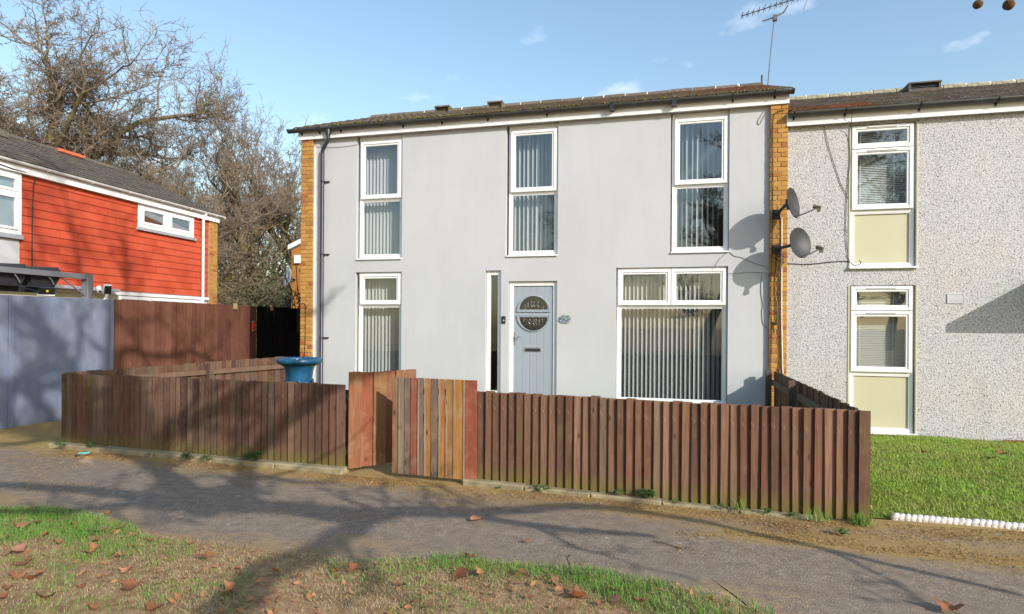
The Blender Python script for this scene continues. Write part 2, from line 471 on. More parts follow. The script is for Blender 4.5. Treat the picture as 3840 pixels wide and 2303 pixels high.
# ground materials
g = N('mossy_tarmac')
o = g.obj(); xyz = g.xyz(o)
fine = g.noise(o, 95, 2, 0.6); mid = g.noise(o, 9, 6, 0.65); big = g.noise(g.obj((0.6, 1.6, 1)), 1.2, 6, 0.6, 0.3)
c = g.ramp(mid, [(0.3, (0.175, 0.132, 0.097)), (0.7, (0.29, 0.223, 0.165))])
c = g.mix(g.ramp(fine, [(0.60, 0.0), (0.68, 0.75)]), c, (0.55, 0.48, 0.39))
c = g.mix(g.ramp(fine, [(0.30, 0.75), (0.42, 0.0)]), c, (0.045, 0.036, 0.03))
# moss and bud scale drift, thickest along the fence and in a strip off to the right
ylin = g.math('ADD', xyz['Y'], g.math('MULTIPLY', xyz['X'], 0.075))      # distance measured square to the fence
band = g.math('MULTIPLY', g.math('SUBTRACT', ylin, 4.95), 1.05, True)
strip = g.ramp(g.math('ABSOLUTE', g.math('SUBTRACT', g.math('ADD', xyz['Y'], g.math('MULTIPLY', xyz['X'], 0.03)), 5.12)), [(0.0, 0.34), (0.35, 0.0)])
edge = g.math('MULTIPLY', g.math('SUBTRACT', 4.35, ylin), 0.9, True)
strip = g.math('MULTIPLY', strip, g.math('MULTIPLY', g.math('ADD', xyz['X'], 0.2), 0.9, True))
amt = g.math('ADD', g.math('ADD', g.math('MULTIPLY', band, 0.42), strip), g.math('MULTIPLY', edge, 0.35))
drift = g.math('ADD', g.math('MULTIPLY', g.math('ADD', big, g.math('MULTIPLY', mid, 0.45)), 0.75), amt)
msk = g.ramp(drift, [(0.66, 0.0), (0.90, 0.85)])
lc = g.ramp(g.noise(o, 70, 4, 0.75), [(0.3, (0.15, 0.085, 0.03)), (0.55, (0.40, 0.255, 0.085)), (0.75, (0.55, 0.40, 0.17))])
lc = g.mix(g.ramp(g.noise(o, 2.2, 4), [(0.5, 0.0), (0.7, 0.5)]), lc, (0.40, 0.31, 0.085))
c = g.mix(msk, c, lc)
blob = g.ramp(g.voro(o, 3.1), [(0.05, 0.75), (0.09, 0.0)])
c = g.mix(blob, c, (0.36, 0.345, 0.29))
g.color(c); g.rough(0.95, 0.25)
g.bump(g.math('ADD', g.math('MULTIPLY', fine, 0.5), mid), 0.55, 0.012); M['path'] = g.m
g = N('bare_earth')
o = g.obj()
c = g.ramp(g.noise(o, 14, 7, 0.75), [(0.25, (0.13, 0.07, 0.04)), (0.5, (0.44, 0.27, 0.15)), (0.75, (0.66, 0.47, 0.28))])
c = g.mix(g.ramp(g.noise(o, 2.4, 5), [(0.5, 0.0), (0.68, 0.45)]), c, (0.15, 0.14, 0.05))
g.color(c); g.rough(1.0, 0.1); g.bump(g.noise(o, 40, 6, 0.8), 0.9, 0.03); M['earth'] = g.m
g = N('mossy_lawn_soil')
o = g.obj()
c = g.ramp(g.noise(o, 10, 6, 0.7), [(0.3, (0.12, 0.16, 0.025)), (0.6, (0.22, 0.27, 0.05)), (0.8, (0.32, 0.28, 0.10))])
g.color(c); g.rough(1.0, 0.1); g.bump(g.noise(o, 40, 6, 0.8), 0.8, 0.03); M['lawn_soil'] = g.m
def blade_mat(name, a, b, dry, dry_amt):
    g = N(name); o = g.pos()
    c = g.mix(g.noise(o, 60, 2), a, b)
    c = g.mix(g.ramp(g.noise(o, 7, 4, 0.7), [(0.45, 0.0), (0.7, dry_amt)]), c, dry)
    g.color(c); g.rough(0.6, 0.3)
    g.p.inputs['Subsurface Weight'].default_value = 0.0
    return g.m
M['grass'] = blade_mat('verge_grass', (0.05, 0.15, 0.02), (0.17, 0.34, 0.05), (0.36, 0.33, 0.11), 0.45)
M['dry_grass'] = blade_mat('dry_grass', (0.30, 0.205, 0.10), (0.60, 0.45, 0.25), (0.15, 0.21, 0.05), 0.45)
g = N('lawn_grass'); o = g.pos()
c = g.mix(g.noise(o, 60, 2), (0.18, 0.31, 0.035), (0.35, 0.50, 0.08))
c = g.mix(g.ramp(g.noise(o, 1.7, 5, 0.65), [(0.42, 0.0), (0.62, 0.7)]), c, (0.34, 0.34, 0.08))
c = g.mix(g.ramp(g.noise(o, 6.5, 5, 0.7), [(0.52, 0.0), (0.68, 0.75)]), c, (0.40, 0.33, 0.15))
c = g.mix(g.ramp(g.noise(o, 3.1, 3, 0.6), [(0.58, 0.0), (0.72, 0.6)]), c, (0.10, 0.17, 0.03))
g.color(c); g.rough(0.6, 0.3); M['lawn'] = g.m
g = N('dead_plane_leaf')
o = g.obj(); r = g.info('Random')
c = g.ramp(r, [(0.0, (0.20, 0.075, 0.032)), (0.4, (0.34, 0.14, 0.055)), (0.75, (0.42, 0.20, 0.085)), (1.0, (0.28, 0.135, 0.085))])
c = g.mix(g.ramp(g.noise(o, 2.2, 5, 0.7), [(0.4, 0.0), (0.75, 0.6)]), c, (0.13, 0.055, 0.03))
g.color(c); g.rough(0.65, 0.3); g.bump(g.noise(o, 6, 4), 0.4, 0.01); M['leaf'] = g.m
M['weed'] = blade_mat('weed_leaf', (0.045, 0.12, 0.03), (0.12, 0.22, 0.06), (0.16, 0.2, 0.06), 0.3)
M['litter'] = blade_mat('bud_scale_litter', (0.18, 0.09, 0.035), (0.42, 0.25, 0.09), (0.34, 0.2, 0.08), 0.5)
def bark(name, a, b, moss, amt):
    g = N(name); o = g.obj()
    c = g.ramp(g.noise(g.obj((1, 1, 0.3)), 5, 6, 0.7), [(0.3, a), (0.7, b)])
    c = g.mix(g.ramp(g.noise(o, 1.2, 4), [(0.4, 0.0), (0.65, amt)]), c, moss)
    g.color(c); g.rough(0.95, 0.2); g.bump(g.noise(g.obj((1, 1, 0.3)), 14, 5), 0.6, 0.03); return g.m
M['bark'] = bark('mossy_bark', (0.075, 0.055, 0.032), (0.18, 0.14, 0.08), (0.21, 0.175, 0.045), 0.8)
M['bark_dark'] = bark('dark_bark', (0.06, 0.048, 0.036), (0.15, 0.12, 0.085), (0.14, 0.125, 0.05), 0.6)
M['twig'] = plain('bare_twigs', (0.225, 0.178, 0.132), 0.95, 0.35, 0.5, spec=0.15)
M['twig_pale'] = plain('pale_bare_twigs', (0.26, 0.21, 0.15), 0.95, 0.35, 0.5, spec=0.15)
M['twig_dark'] = plain('bramble_stems', (0.09, 0.065, 0.05), 0.9, 0.35, 0.8, spec=0.15)
M['ivy'] = blade_mat('ivy_leaves', (0.025, 0.04, 0.014), (0.075, 0.09, 0.03), (0.13, 0.10, 0.045), 0.5)
M['scrub'] = blade_mat('brown_scrub_leaves', (0.09, 0.068, 0.032), (0.18, 0.135, 0.068), (0.07, 0.075, 0.028), 0.5)
M['seed'] = plain('brown_seed_ball', (0.13, 0.085, 0.04), 0.95, 0.4, 120, spec=0.1, bump=0.9, bscale=400)

# ------------------------------------------------------------------ ground, path, lawn
s = 400
gm = MB(); gm.quad((-s, -s, -0.03), (s, -s, -0.03), (s, s, -0.03), (-s, s, -0.03))
struct(gm.build('ground', M['earth']))

def strip_sheet(name, mat, near, far, z, nseg=10):
    """sheet between two polylines, gently uneven"""
    near = np.array(near, float); far = np.array(far, float)
    n = 90
    def resamp(p):
        d = np.r_[0, np.cumsum(np.hypot(*np.diff(p, axis=0).T))]
        t = np.linspace(0, d[-1], n)
        return np.c_[np.interp(t, d, p[:, 0]), np.interp(t, d, p[:, 1])]
    a = resamp(near); b = resamp(far)
    V = []; F = []
    for i in range(n):
        for j in range(nseg + 1):
            t = j / nseg; p = a[i] * (1 - t) + b[i] * t
            zz = z(p[0], p[1], t) if callable(z) else z
            V.append((p[0], p[1], zz))
    for i in range(n - 1):
        for j in range(nseg):
            k = i * (nseg + 1) + j
            F.append((k, k + nseg + 1, k + nseg + 2, k + 1))
    me = np_mesh(name, np.array(V), np.array(F), True)
    return link(name, me, mat)

# edge of the tarmac towards the camera, ragged
near_pts = [(-16, 5.6), (-9, 4.55), (-7, 4.2), (-5.62, 4.1), (-5.2, 4.16), (-4.6, 4.13), (-4.1, 3.98), (-3.9, 3.84), (-3.4, 3.80), (-2.8, 3.84), (-2.1, 3.79), (-1.7, 3.93), (-1.44, 4.09), (-1.0, 4.02), (-0.5, 4.08), (-0.1, 4.0), (0.17, 3.93), (0.35, 3.86), (0.55, 3.77), (0.66, 3.6), (0.7, 3.3), (1.5, 2.9), (4, 2.3), (14, 0.8)]
rag = []
for (xa, ya), (xb, yb) in zip(near_pts, near_pts[1:]):
    for k in range(5):
        t = k / 5
        rag.append((xa + (xb - xa) * t, ya + (yb - ya) * t + random.uniform(-0.05, 0.05)))
rag.append(near_pts[-1])
far_pts = [(-16, 12), (-9.9, 12), (-7.9, 8.6), (-7.75, 6.55), (-5.6, 6.4), (-3.4, 6.3), (-2.0, 6.2), (0.0, 6.0), (1.66, 5.86), (1.9, 5.87), (2.9, 5.87), (8, 5.6), (14, 5.3)]
struct(strip_sheet('path', M['path'], rag, far_pts, lambda x, y, t: 0.0 + 0.006 * math.sin(x * 2.1) * math.sin(y * 3.0), 16))
# alley between the side fence and the back fence
al = MB(); al.quad((-9.9, 8.0, -0.012), (-7.6, 7.0, -0.012), (-6.9, 20, -0.012), (-9.9, 20, -0.012))
struct(al.build('alley', M['path']))
# garden inside the fence
gd = MB(); gd.quad((-7.75, 6.42, -0.016), (1.66, 5.75, -0.016), (1.64, D, -0.016), (-7.0, D, -0.016))
struct(gd.build('garden', M['lawn_soil']))
gpa = MB(); gpa.quad((-3.42, 6.2, -0.008), (-1.95, 6.1, -0.008), (-1.7, D - 0.1, -0.008), (-2.9, D - 0.1, -0.008))
struct(gpa.build('garden_path', M['path']))
# verge nearest the camera
def verge_z(x, y, t):
    return 0.004 + 0.035 * max(0.0, min(1.0, (1 - t) * 3)) + 0.008 * math.sin(x * 5.3 + y * 3) * math.sin(y * 7.1)
verge_far = [(x, y + 0.03) for x, y in near_pts]
verge_near = [(-16, 1.0), (-6, -2.0), (0, -2.0), (0.9, 1.5), (1.3, 2.2), (4, 1.8), (14, 0.3)]
struct(strip_sheet('verge', M['earth'], verge_near, verge_far, verge_z, 24))
# neighbour's lawn
def lawn_z(x, y, t):
    return 0.012 + 0.10 * math.sin(min(1, max(0, t)) * math.pi) ** 1.2 + 0.012 * math.sin(x * 3) * math.sin(y * 2.3)
struct(strip_sheet('lawn', M['lawn_soil'], [(1.72, 5.9), (2.9, 5.9), (9, 5.6)], [(1.68, D - 0.02), (4, D - 0.02), (9, D - 0.02)], lawn_z, 30))

# ------------------------------------------------------------------ windows and walls
def holed_wall(mb, x0, x1, z0, z1, y, holes, depth):
    xs = sorted({x0, x1, *[h[0] for h in holes], *[h[1] for h in holes]})
    zs = sorted({z0, z1, *[h[2] for h in holes], *[h[3] for h in holes]})
    for i in range(len(xs) - 1):
        for j in range(len(zs) - 1):
            cx = (xs[i] + xs[i + 1]) / 2; cz = (zs[j] + zs[j + 1]) / 2
            if any(h[0] < cx < h[1] and h[2] < cz < h[3] for h in holes): continue
            mb.quad((xs[i], y, zs[j]), (xs[i + 1], y, zs[j]), (xs[i + 1], y, zs[j + 1]), (xs[i], y, zs[j + 1]))
    for a, b, c, d in holes:
        mb.quad((a, y, c), (a, y, d), (a, y + depth, d), (a, y + depth, c))
        mb.quad((b, y, d), (b, y, c), (b, y + depth, c), (b, y + depth, d))
        mb.quad((a, y, d), (b, y, d), (b, y + depth, d), (a, y + depth, d))
        mb.quad((b, y, c), (a, y, c), (a, y + depth, c), (b, y + depth, c))

def pane(parent, x0, x1, z0, z1, y, mat=None):
    m = MB(); m.quad((x0, y, z0), (x1, y, z0), (x1, y, z1), (x0, y, z1))
    return m.build('pane', mat or M['glass'], parent)
def casement(parent, x0, x1, z0, z1, y, w=0.082, vent=False):
    m = MB(); m.frame(x0, x1, z0, z1, w * 0.62, y - 0.018, y + 0.045)
    m.frame(x0 + w * 0.62, x1 - w * 0.62, z0 + w * 0.62, z1 - w * 0.62, w * 0.38, y - 0.004, y + 0.04)
    o = m.build('casement', M['upvc'], parent)
    pane(parent, x0 + w - 0.004, x1 - w + 0.004, z0 + w - 0.004, z1 - w + 0.004, y + 0.014)
    if vent:
        v = MB(); c = (x0 + x1) / 2
        v.bbox(c - 0.2, c + 0.2, y - 0.034, y - 0.0185, z1 - 0.036, z1 - 0.018)
        v.build('trickle_vent', M['upvc'], parent)
    return o

Y0 = D                           # face of the render
RV = 0.075                       # reveal depth
FR = Y0 + RV - 0.02              # face of the fixed frames
house = thing('terraced_house', 'white rendered terraced house with grey blue front door and yellow brick end piers', 'house', (-2.5, D, 0))
holes = [(-5.62, -4.70, 2.85, 5.135), (-2.735, -1.815, 2.85, 5.135), (0.055, 0.965, 2.85, 5.135),
         (-5.63, -4.70, 0.36, 2.605), (-3.10, -2.815, 0.40, 2.60), (-2.68, -1.82, 0.20, 2.405), (-0.82, 0.955, 0.36, 2.61)]
wm = MB()
holed_wall(wm, -6.50, 1.565, -0.05, 5.16, Y0, holes, RV + 0.05)
wm.build('rendered_wall', M['render'], house)
# the rest of the shell: gables, back, floors inside
sh = MB()
HB = D + 6.0
sh.quad((-6.76, HB, -0.05), (-6.76, D, -0.05), (-6.76, D, 5.15), (-6.76, HB, 5.15))
sh.quad((1.83, D, -0.05), (1.83, HB, -0.05), (1.83, HB, 5.15), (1.83, D, 5.15))
sh.quad((1.83, HB, -0.05), (-6.76, HB, -0.05), (-6.76, HB, 5.15), (1.83, HB, 5.15))
for xg in (-6.76, 1.83):
    sh.add([(xg, D, 5.15), (xg, HB, 5.15), (xg, D + 3.0, 6.42)], [(0, 1, 2)])
sh.build('gable_wall', M['mortar'], house)
ins = MB()
ins.box(-6.5, 1.6, D + 1.6, D + 1.65, 0, 5.1)
ins.box(-6.5, 1.6, D + 0.16, D + 1.6, 2.5, 2.72)
ins.box(-6.5, 1.6, D + 0.16, D + 1.6, 0.0, 0.2)
ins.build('interior_wall', M['dark_inside'], house)

# brick piers, every brick on its own
BR_F = D - 0.066
def brick_mesh(w):
    m = MB(); m.bbox(-w / 2, w / 2, 0, 0.10, -0.0325, 0.0325, 0.004); me = m.mesh('brick'); me.materials.append(M['brick']); return me
bm_cache = {}
def pier(x0, x1, z0, z1):
    m = MB(); m.box(x0 + 0.006, x1 - 0.006, BR_F + 0.009, D + 0.12, z0, z1)
    core = m.build('brick_pier', M['mortar'], house)
    W = x1 - x0; a = (W - 0.01) * 0.39; b = (W - 0.01) - a
    z = z1 - 0.0375; k = 0
    while z > z0:
        ws = (a, b) if k % 2 else (b, a)
        x = x0
        for w in ws:
            key = round(w, 4)
            if key not in bm_cache: bm_cache[key] = brick_mesh(w)
            link('brick', bm_cache[key], None, core, (x + w / 2 + random.uniform(-.0015, .0015), BR_F + random.uniform(-.003, .003), z + random.uniform(-.0015, .0015)),
                 (0, random.uniform(-.012, .012), 0))
            x += w + 0.01
        z -= 0.075; k += 1
pier(-6.748, -6.500, 0.0, 5.14)
pier(1.566, 1.822, 0.0, 5.12)

def tall_window(x0, x1, parent, zb, zt, split, first=True, two=False, sill=True):
    """tall unit: opening light(s) above, fixed pane below"""
    m = MB()
    m.frame(x0, x1, zb, zt, 0.052, FR, FR + 0.06)
    m.bbox(x0 + 0.052, x1 - 0.052, FR + 0.002, FR + 0.055, split - 0.03, split + 0.02)
    w = m.build('window', M['upvc'], parent)
    if two:
        c = (x0 + x1) / 2
        mm = MB(); mm.bbox(c - 0.028, c + 0.028, FR + 0.003, FR + 0.054, split + 0.02, zt - 0.052); mm.build('mullion', M['upvc'], w)
        casement(w, x0 + 0.02, c - 0.004, split + 0.005, zt - 0.025, FR - 0.022)
        casement(w, c + 0.004, x1 - 0.025, split + 0.005, zt - 0.025, FR - 0.022)
    else:
        casement(w, x0 + 0.04, x1 - 0.03, split + 0.005, zt - 0.03 if not first else zt - 0.10, FR - 0.022)
        if first:
            hb = MB(); hb.bbox(x0 + 0.053, x1 - 0.053, FR - 0.006, FR + 0.05, zt - 0.098, zt - 0.053); hb.build('head_packer', M['upvc'], w)
    bd = MB(); bd.frame(x0 + 0.053, x1 - 0.053, zb + 0.053, split - 0.031, 0.02, FR + 0.012, FR + 0.045); bd.build('bead', M['upvc'], w)
    pane(w, x0 + 0.07, x1 - 0.07, zb + 0.07, split - 0.048, FR + 0.03)
    if sill:
        sm = MB()
        sm.add([(x0 - 0.012, FR + 0.01, zb), (x1 + 0.006, FR + 0.01, zb), (x1 + 0.006, D - 0.034, zb - 0.012), (x0 - 0.012, D - 0.034, zb - 0.012),
                (x0 - 0.012, FR + 0.01, zb - 0.034), (x1 + 0.006, FR + 0.01, zb - 0.034), (x1 + 0.006, D - 0.034, zb - 0.034), (x0 - 0.012, D - 0.034, zb - 0.034)],
               [(3, 2, 1, 0), (4, 5, 6, 7), (2, 3, 7, 6), (0, 4, 7, 3), (1, 2, 6, 5), (0, 1, 5, 4)])
        sm.build('sill', M['upvc'], w)
    return w
tall_window(-5.585, -4.705, house, 2.868, 5.13, 3.96)
tall_window(-2.70, -1.82, house, 2.868, 5.13, 3.955)
tall_window(0.075, 0.96, house, 2.868, 5.13, 3.95)
tall_window(-5.59, -4.705, house, 0.37, 2.60, 2.0, first=False)
tall_window(-0.81, 0.945, house, 0.37, 2.605, 1.98, first=False, two=True)
# narrow sidelight
m = MB(); m.frame(-3.095, -2.82, 0.41, 2.595, 0.07, FR, FR + 0.06)
sl = m.build('window', M['upvc'], house); pane(sl, -3.03, -2.885, 0.475, 2.53, FR + 0.025)
# door
DY = FR + 0.005
m = MB()
m.bbox(-2.675, -2.603, DY - 0.01, DY + 0.06, 0.2, 2.40); m.bbox(-1.897, -1.825, DY - 0.01, DY + 0.06, 0.2, 2.40); m.bbox(-2.603, -1.897, DY - 0.01, DY + 0.06, 2.325, 2.40)
door = m.build('door', M['upvc'], house)
DL = DY + 0.014
m = MB()
edges = [-2.6, -2.555, -2.437, -2.313, -2.19, -2.066, -1.944, -1.9]
for a, b in zip(edges, edges[1:]):
    m.bbox(a + 0.0015, b - 0.0015, DL, DL + 0.04, 0.2, 2.32, 0.003)
m.box(-2.6, -1.9, DL + 0.006, DL + 0.038, 0.203, 2.317)
m.build('door_leaf', M['door'], door)
CX, CZ, CR = -2.246, 1.848, 0.297
def half_ring(r0, r1, y0, y1, up, n=24, flat=0.024):
    m = MB()
    s_ = 1 if up else -1
    zc = CZ + s_ * flat
    a0 = 0
    pts = []
    for k in range(n + 1):
        a = math.pi * k / n
        pts.append((math.cos(a), math.sin(a)))
    out = [(CX + r1 * c_, zc + s_ * r1 * s2 * 0.98) for c_, s2 in pts]
    inn = [(CX + r0 * c_, zc + s_ * max(r1 - r0, 0) * 0.9 + s_ * (r0 * s2) * 0.94) for c_, s2 in pts]
    N_ = n + 1
    v = [(x, y0, z) for x, z in out] + [(x, y0, z) for x, z in inn] + [(x, y1, z) for x, z in out] + [(x, y1, z) for x, z in inn]
    f = []
    for k in range(N_):
        k2 = (k + 1) % N_
        q = [(k, k2, N_ + k2, N_ + k), (2 * N_ + k, k, k2, 2 * N_ + k2)[::-1], (N_ + k, N_ + k2, 3 * N_ + k2, 3 * N_ + k)]
        f += q if up else [tuple(reversed(t)) for t in q]
    m.add(v, f)
    return m, inn
for up in (True, False):
    m, inn = half_ring(CR - 0.022, CR, DL - 0.024, DL + 0.002, up)
    tr = m.build('glazing_trim', M['door'], door)
    m2, inn2 = half_ring(CR - 0.046, CR - 0.024, DL - 0.014, DL + 0.002, up, flat=0.046)
    m2.build('glazing_bead', M['door'], door)
    gp = MB()
    poly = inn2 if up else inn2[::-1]
    gp.add([(x, DL - 0.005, z) for x, z in poly], [tuple(range(len(poly)))[::-1]])
    gp.build('glazing', M['door_glass'], door)
    bk = MB(); bk.add([(x, DL - 0.001, z) for x, z in poly], [tuple(range(len(poly)))[::-1]]); bk.build('glazing_backing', plain('smoky_backing', (0.07, 0.08, 0.085), 0.4, 0.5, 9), door)
    ld = MB(); s_ = 1 if up else -1
    for i, dx in enumerate((-0.15, -0.095, -0.04, 0.005, 0.08, 0.18) if up else (-0.17, -0.07, 0.005, 0.05, 0.105, 0.165)):
        zz = 0.065 if dx in (-0.15, 0.18) else 0.1
        top = math.sqrt(max(0.0, 0.235 ** 2 - dx ** 2)) * 0.92
        wavy = i in (2, 3, 4) if up else i in (1, 2, 3)
        pts = [(CX + dx + (0.012 * math.sin(k * 1.5) if wavy else 0), DL - 0.008, CZ + s_ * (zz + (top - zz) * k / 6)) for k in range(7)]
        ld.tube(pts, 0.0019, 5)
    arc = [(CX - 0.19 + 0.38 * k / 10, DL - 0.008, CZ + s_ * (0.085 + 0.055 * math.sin(math.pi * k / 10))) for k in range(11)]
    ld.tube(arc, 0.0018, 5)
    ld.build('leading', M['lead'], door)
h = MB(); h.bbox(-2.592, -2.562, DL - 0.012, DL + 0.001, 1.285, 1.515)
hd = h.build('handle', M['steel'], door)
h = MB(); h.tube([(-2.577, DL - 0.01, 1.43), (-2.577, DL - 0.05, 1.43), (-2.47, DL - 0.052, 1.434)], 0.009, 7); h.tube([(-2.578, DL - 0.01, 1.37), (-2.578, DL - 0.03, 1.37)], 0.012, 8)
h.build('lever', M['steel'], door)
h = MB(); h.frame(-2.405, -2.11, 1.18, 1.25, 0.012, DL - 0.014, DL + 0.001, wt=0.026); h.build('letter_plate', M['steel'], door)
h = MB(); h.box(-2.393, -2.122, DL - 0.006, DL + 0.0005, 1.192, 1.224); h.build('letter_flap', M['black_plastic'], door)
m = MB(); m.box(-2.70, -1.80, D - 0.06, D + 0.03, 0.14, 0.2); m.build('doorstep', M['kerb'], house)

# fascia, soffit, gutter
FY = D - 0.085
m = MB(); m.box(-6.80, 1.835, FY, FY + 0.02, 5.12, 5.31); m.build('fascia', M['upvc_old'], house)
m = MB(); m.bbox(-6.80, 1.835, FY - 0.012, FY - 0.001, 5.12, 5.142, 0.003); m.build('fascia_lip', M['upvc'], house)
m = MB(); m.box(-6.78, 1.815, FY + 0.021, D + 0.1, 5.165, 5.18); m.build('soffit', M['upvc_old'], house)
m = MB(); m.box(-6.47, 1.53, D - 0.001, D + 0.05, 5.136, 5.164); m.build('wall_plate', M['upvc_old'], house)
def gutter(parent, x0, x1, y, z, r, mat, brackets, ends=True):
    v = []; f = []; n = 9
    for i, x in enumerate((x0, x1)):
        for rr in (r, r - 0.005):
            for k in range(n):
                a = math.pi + math.pi * k / (n - 1)
                v.append((x, y + rr * math.cos(a), z + rr * math.sin(a)))
    for k in range(n - 1):
        f.append((k, k + 1, 2 * n + k + 1, 2 * n + k)); f.append((n + k + 1, n + k, 3 * n + k, 3 * n + k + 1))
    f.append((0, 2 * n, 3 * n, n)); f.append((n - 1, 2 * n - 1, 4 * n - 1, 3 * n - 1))
    m = MB(); m.add(v, f, True)
    if ends:
        for x in (x0, x1):
            pts = [(x, y + (r + 0.006) * math.cos(math.pi + math.pi * k / 12), z + 0.004 + (r + 0.006) * math.sin(math.pi + math.pi * k / 12)) for k in range(13)]
            e = MB(); n0 = len(pts)
            m.add([(p[0] - 0.012, p[1], p[2]) for p in pts] + [(p[0] + 0.012, p[1], p[2]) for p in pts],
                  [tuple(range(n0)), tuple(range(2 * n0 - 1, n0 - 1, -1))] + [(i, i + n0, i + 1 + n0, i + 1) for i in range(n0 - 1)] + [(n0 - 1, 2 * n0 - 1, n0, 0)])
    g_ = m.build('gutter', mat, parent)
    for x in brackets:
        b = MB()
        b.tube([(x, y + (r + 0.004) * math.cos(a), z + (r + 0.004) * math.sin(a)) for a in [math.pi + math.pi * k / 8 for k in range(9)]], 0.008, 5)
        b.box(x - 0.014, x + 0.014, y + r - 0.012, y + r + 0.02, z - 0.10, z + 0.005)
        b.build('bracket', M['black_plastic'], g_)
    return g_
GY = FY - 0.062
gutter(house, -6.96, 1.88, GY, 5.305, 0.062, M['gutter_brown'], (-6.72, -6.34, -5.9, -4.65, -3.9, -3.05, -2.0, -0.9, 0.1, 1.0, 1.62))
m = MB(); m.box(-0.93, -0.85, GY - 0.066, GY + 0.06, 5.20, 5.30); m.box(0.06, 0.14, GY - 0.066, GY + 0.06, 5.20, 5.30); m.build('gutter_union', M['black_plastic'], house)
# downpipe with swan neck
px, py = -6.29, D - 0.072
m = MB()
m.tube([(-6.13, GY, 5.26), (-6.13, GY, 5.17)], 0.05, 12)
m.tube([(-6.13, GY, 5.19), (-6.13, GY, 5.09), (-6.14, GY + 0.005, 5.05), (-6.27, py - 0.01, 4.93), (px, py, 4.88), (px, py, 4.80)], 0.034, 12)
m.tube([(px, py, 4.83), (px, py, 0.12), (px, py - 0.05, 0.05)], 0.036, 12)
dp = m.build('downpipe', M['purple_black'], house)
for z in (4.32, 2.95, 1.38):
    b = MB(); b.lathe([(0.038, -0.012), (0.042, -0.012), (0.042, 0.012), (0.038, 0.012)], 12, (px, py, z)); b.box(px + 0.038, px + 0.115, D - 0.03, D - 0.001, z - 0.012, z + 0.012)
    b.box(px - 0.02, px + 0.05, py + 0.03, D - 0.002, z - 0.011, z + 0.011); b.build('bracket', M['black_plastic'], dp)
# narrow white trim beside the left pier
m = MB(); m.box(-6.498, -6.478, D - 0.03, D - 0.0005, 0.0, 5.0); m.build('corner_bead', M['upvc_old'], house)

# ------------------------------------------------------------------ roofs with laid tiles
def tile_mesh(w, gl, t=0.018):
    m = MB(); m.bbox(-w / 2, w / 2, -t, 0.0, 0.0, gl, 0.004)
    return m
def roof_plane(parent, x0, x1, ye, ze, yr, zr, gauge, tw, mats, deck_name='roof', single=True, step=0.03, stuff_mat=None, lift=0.014):
    """front slope from the eave (ye,ze) up to the ridge (yr,zr), tiles lapped like feathers"""
    L = math.hypot(yr - ye, zr - ze); pitch = math.atan2(zr - ze, yr - ye)
    m = MB()
    m.quad((x0 + 0.03, ye + 0.03, ze - 0.01), (x1 - 0.03, ye + 0.03, ze - 0.01), (x1 - 0.03, yr, zr - 0.02), (x0 + 0.03, yr, zr - 0.02))
    m.quad((x1 - 0.03, yr, zr - 0.02), (x0 + 0.03, yr, zr - 0.02), (x0 + 0.03, 2 * yr - ye, ze - 0.02), (x1 - 0.03, 2 * yr - ye, ze - 0.02))
    deck = m.build(deck_name, M['felt'], parent)
    nrow = int(round(L / gauge)); ncol = int(round((x1 - x0) / tw)); tw = (x1 - x0) / ncol
    gl = gauge + 0.05
    base = []
    for mt in mats:
        tm = MB(); t = 0.02
        # a tile lying in its own plane: x across, y up the slope, z off the deck; front edge rounded down
        w2 = tw / 2 - 0.002
        prof = [(-w2, 0), (-w2 * 0.55, lift), (-w2 * 0.1, lift * 0.2), (w2 * 0.1, lift * 0.2), (w2 * 0.55, lift), (w2, 0)]
        n = len(prof)
        tm.add([(x, 0, z + t) for x, z in prof] + [(x, gl, z + t * 0.6) for x, z in prof] + [(x, 0.004, z) for x, z in prof],
               [(i, i + 1, n + i + 1, n + i) for i in range(n - 1)] + [(2 * n + i, 2 * n + i + 1, i + 1, i) for i in range(n - 1)])
        me = tm.mesh('tile'); me.materials.append(mt); base.append((tm, me))
    big = MB()
    for r_ in range(nrow):
        for c_ in range(ncol):
            off = (r_ % 2) * 0.0
            x = x0 + (c_ + 0.5) * tw + off
            sl = r_ * gauge
            y = ye + sl * math.cos(pitch); z = ze + sl * math.sin(pitch)
            tilt = pitch - 0.045 + random.uniform(-0.012, 0.012)
            zz = z + step * 0.5 + random.uniform(-0.003, 0.004)
            k = 0
            if len(mats) > 1:
                k = 1 if (parent_red(x, r_, nrow) and random.random() < 0.85) else 0
            if single:
                link('tile', base[k][1], None, deck, (x, y, zz), (tilt, random.uniform(-.01, .01), random.uniform(-.012, .012)))
            else:
                Mx = Matrix.Translation((x, y, zz)) @ Matrix.Rotation(tilt, 4, 'X')
                big.add([tuple(Mx @ Vector(p)) for p in base[k][0].v], base[k][0].f)
    return deck, big
def parent_red(x, r_, nrow):
    return x > 1.0 - 0.12 * r_ and r_ > 2
RZ = 6.545
deck, _ = roof_plane(house, -6.86, 1.875, D - 0.16, 5.305, D + 3.0, RZ, 0.345, 0.303, [M['tile'], M['tile_red']])
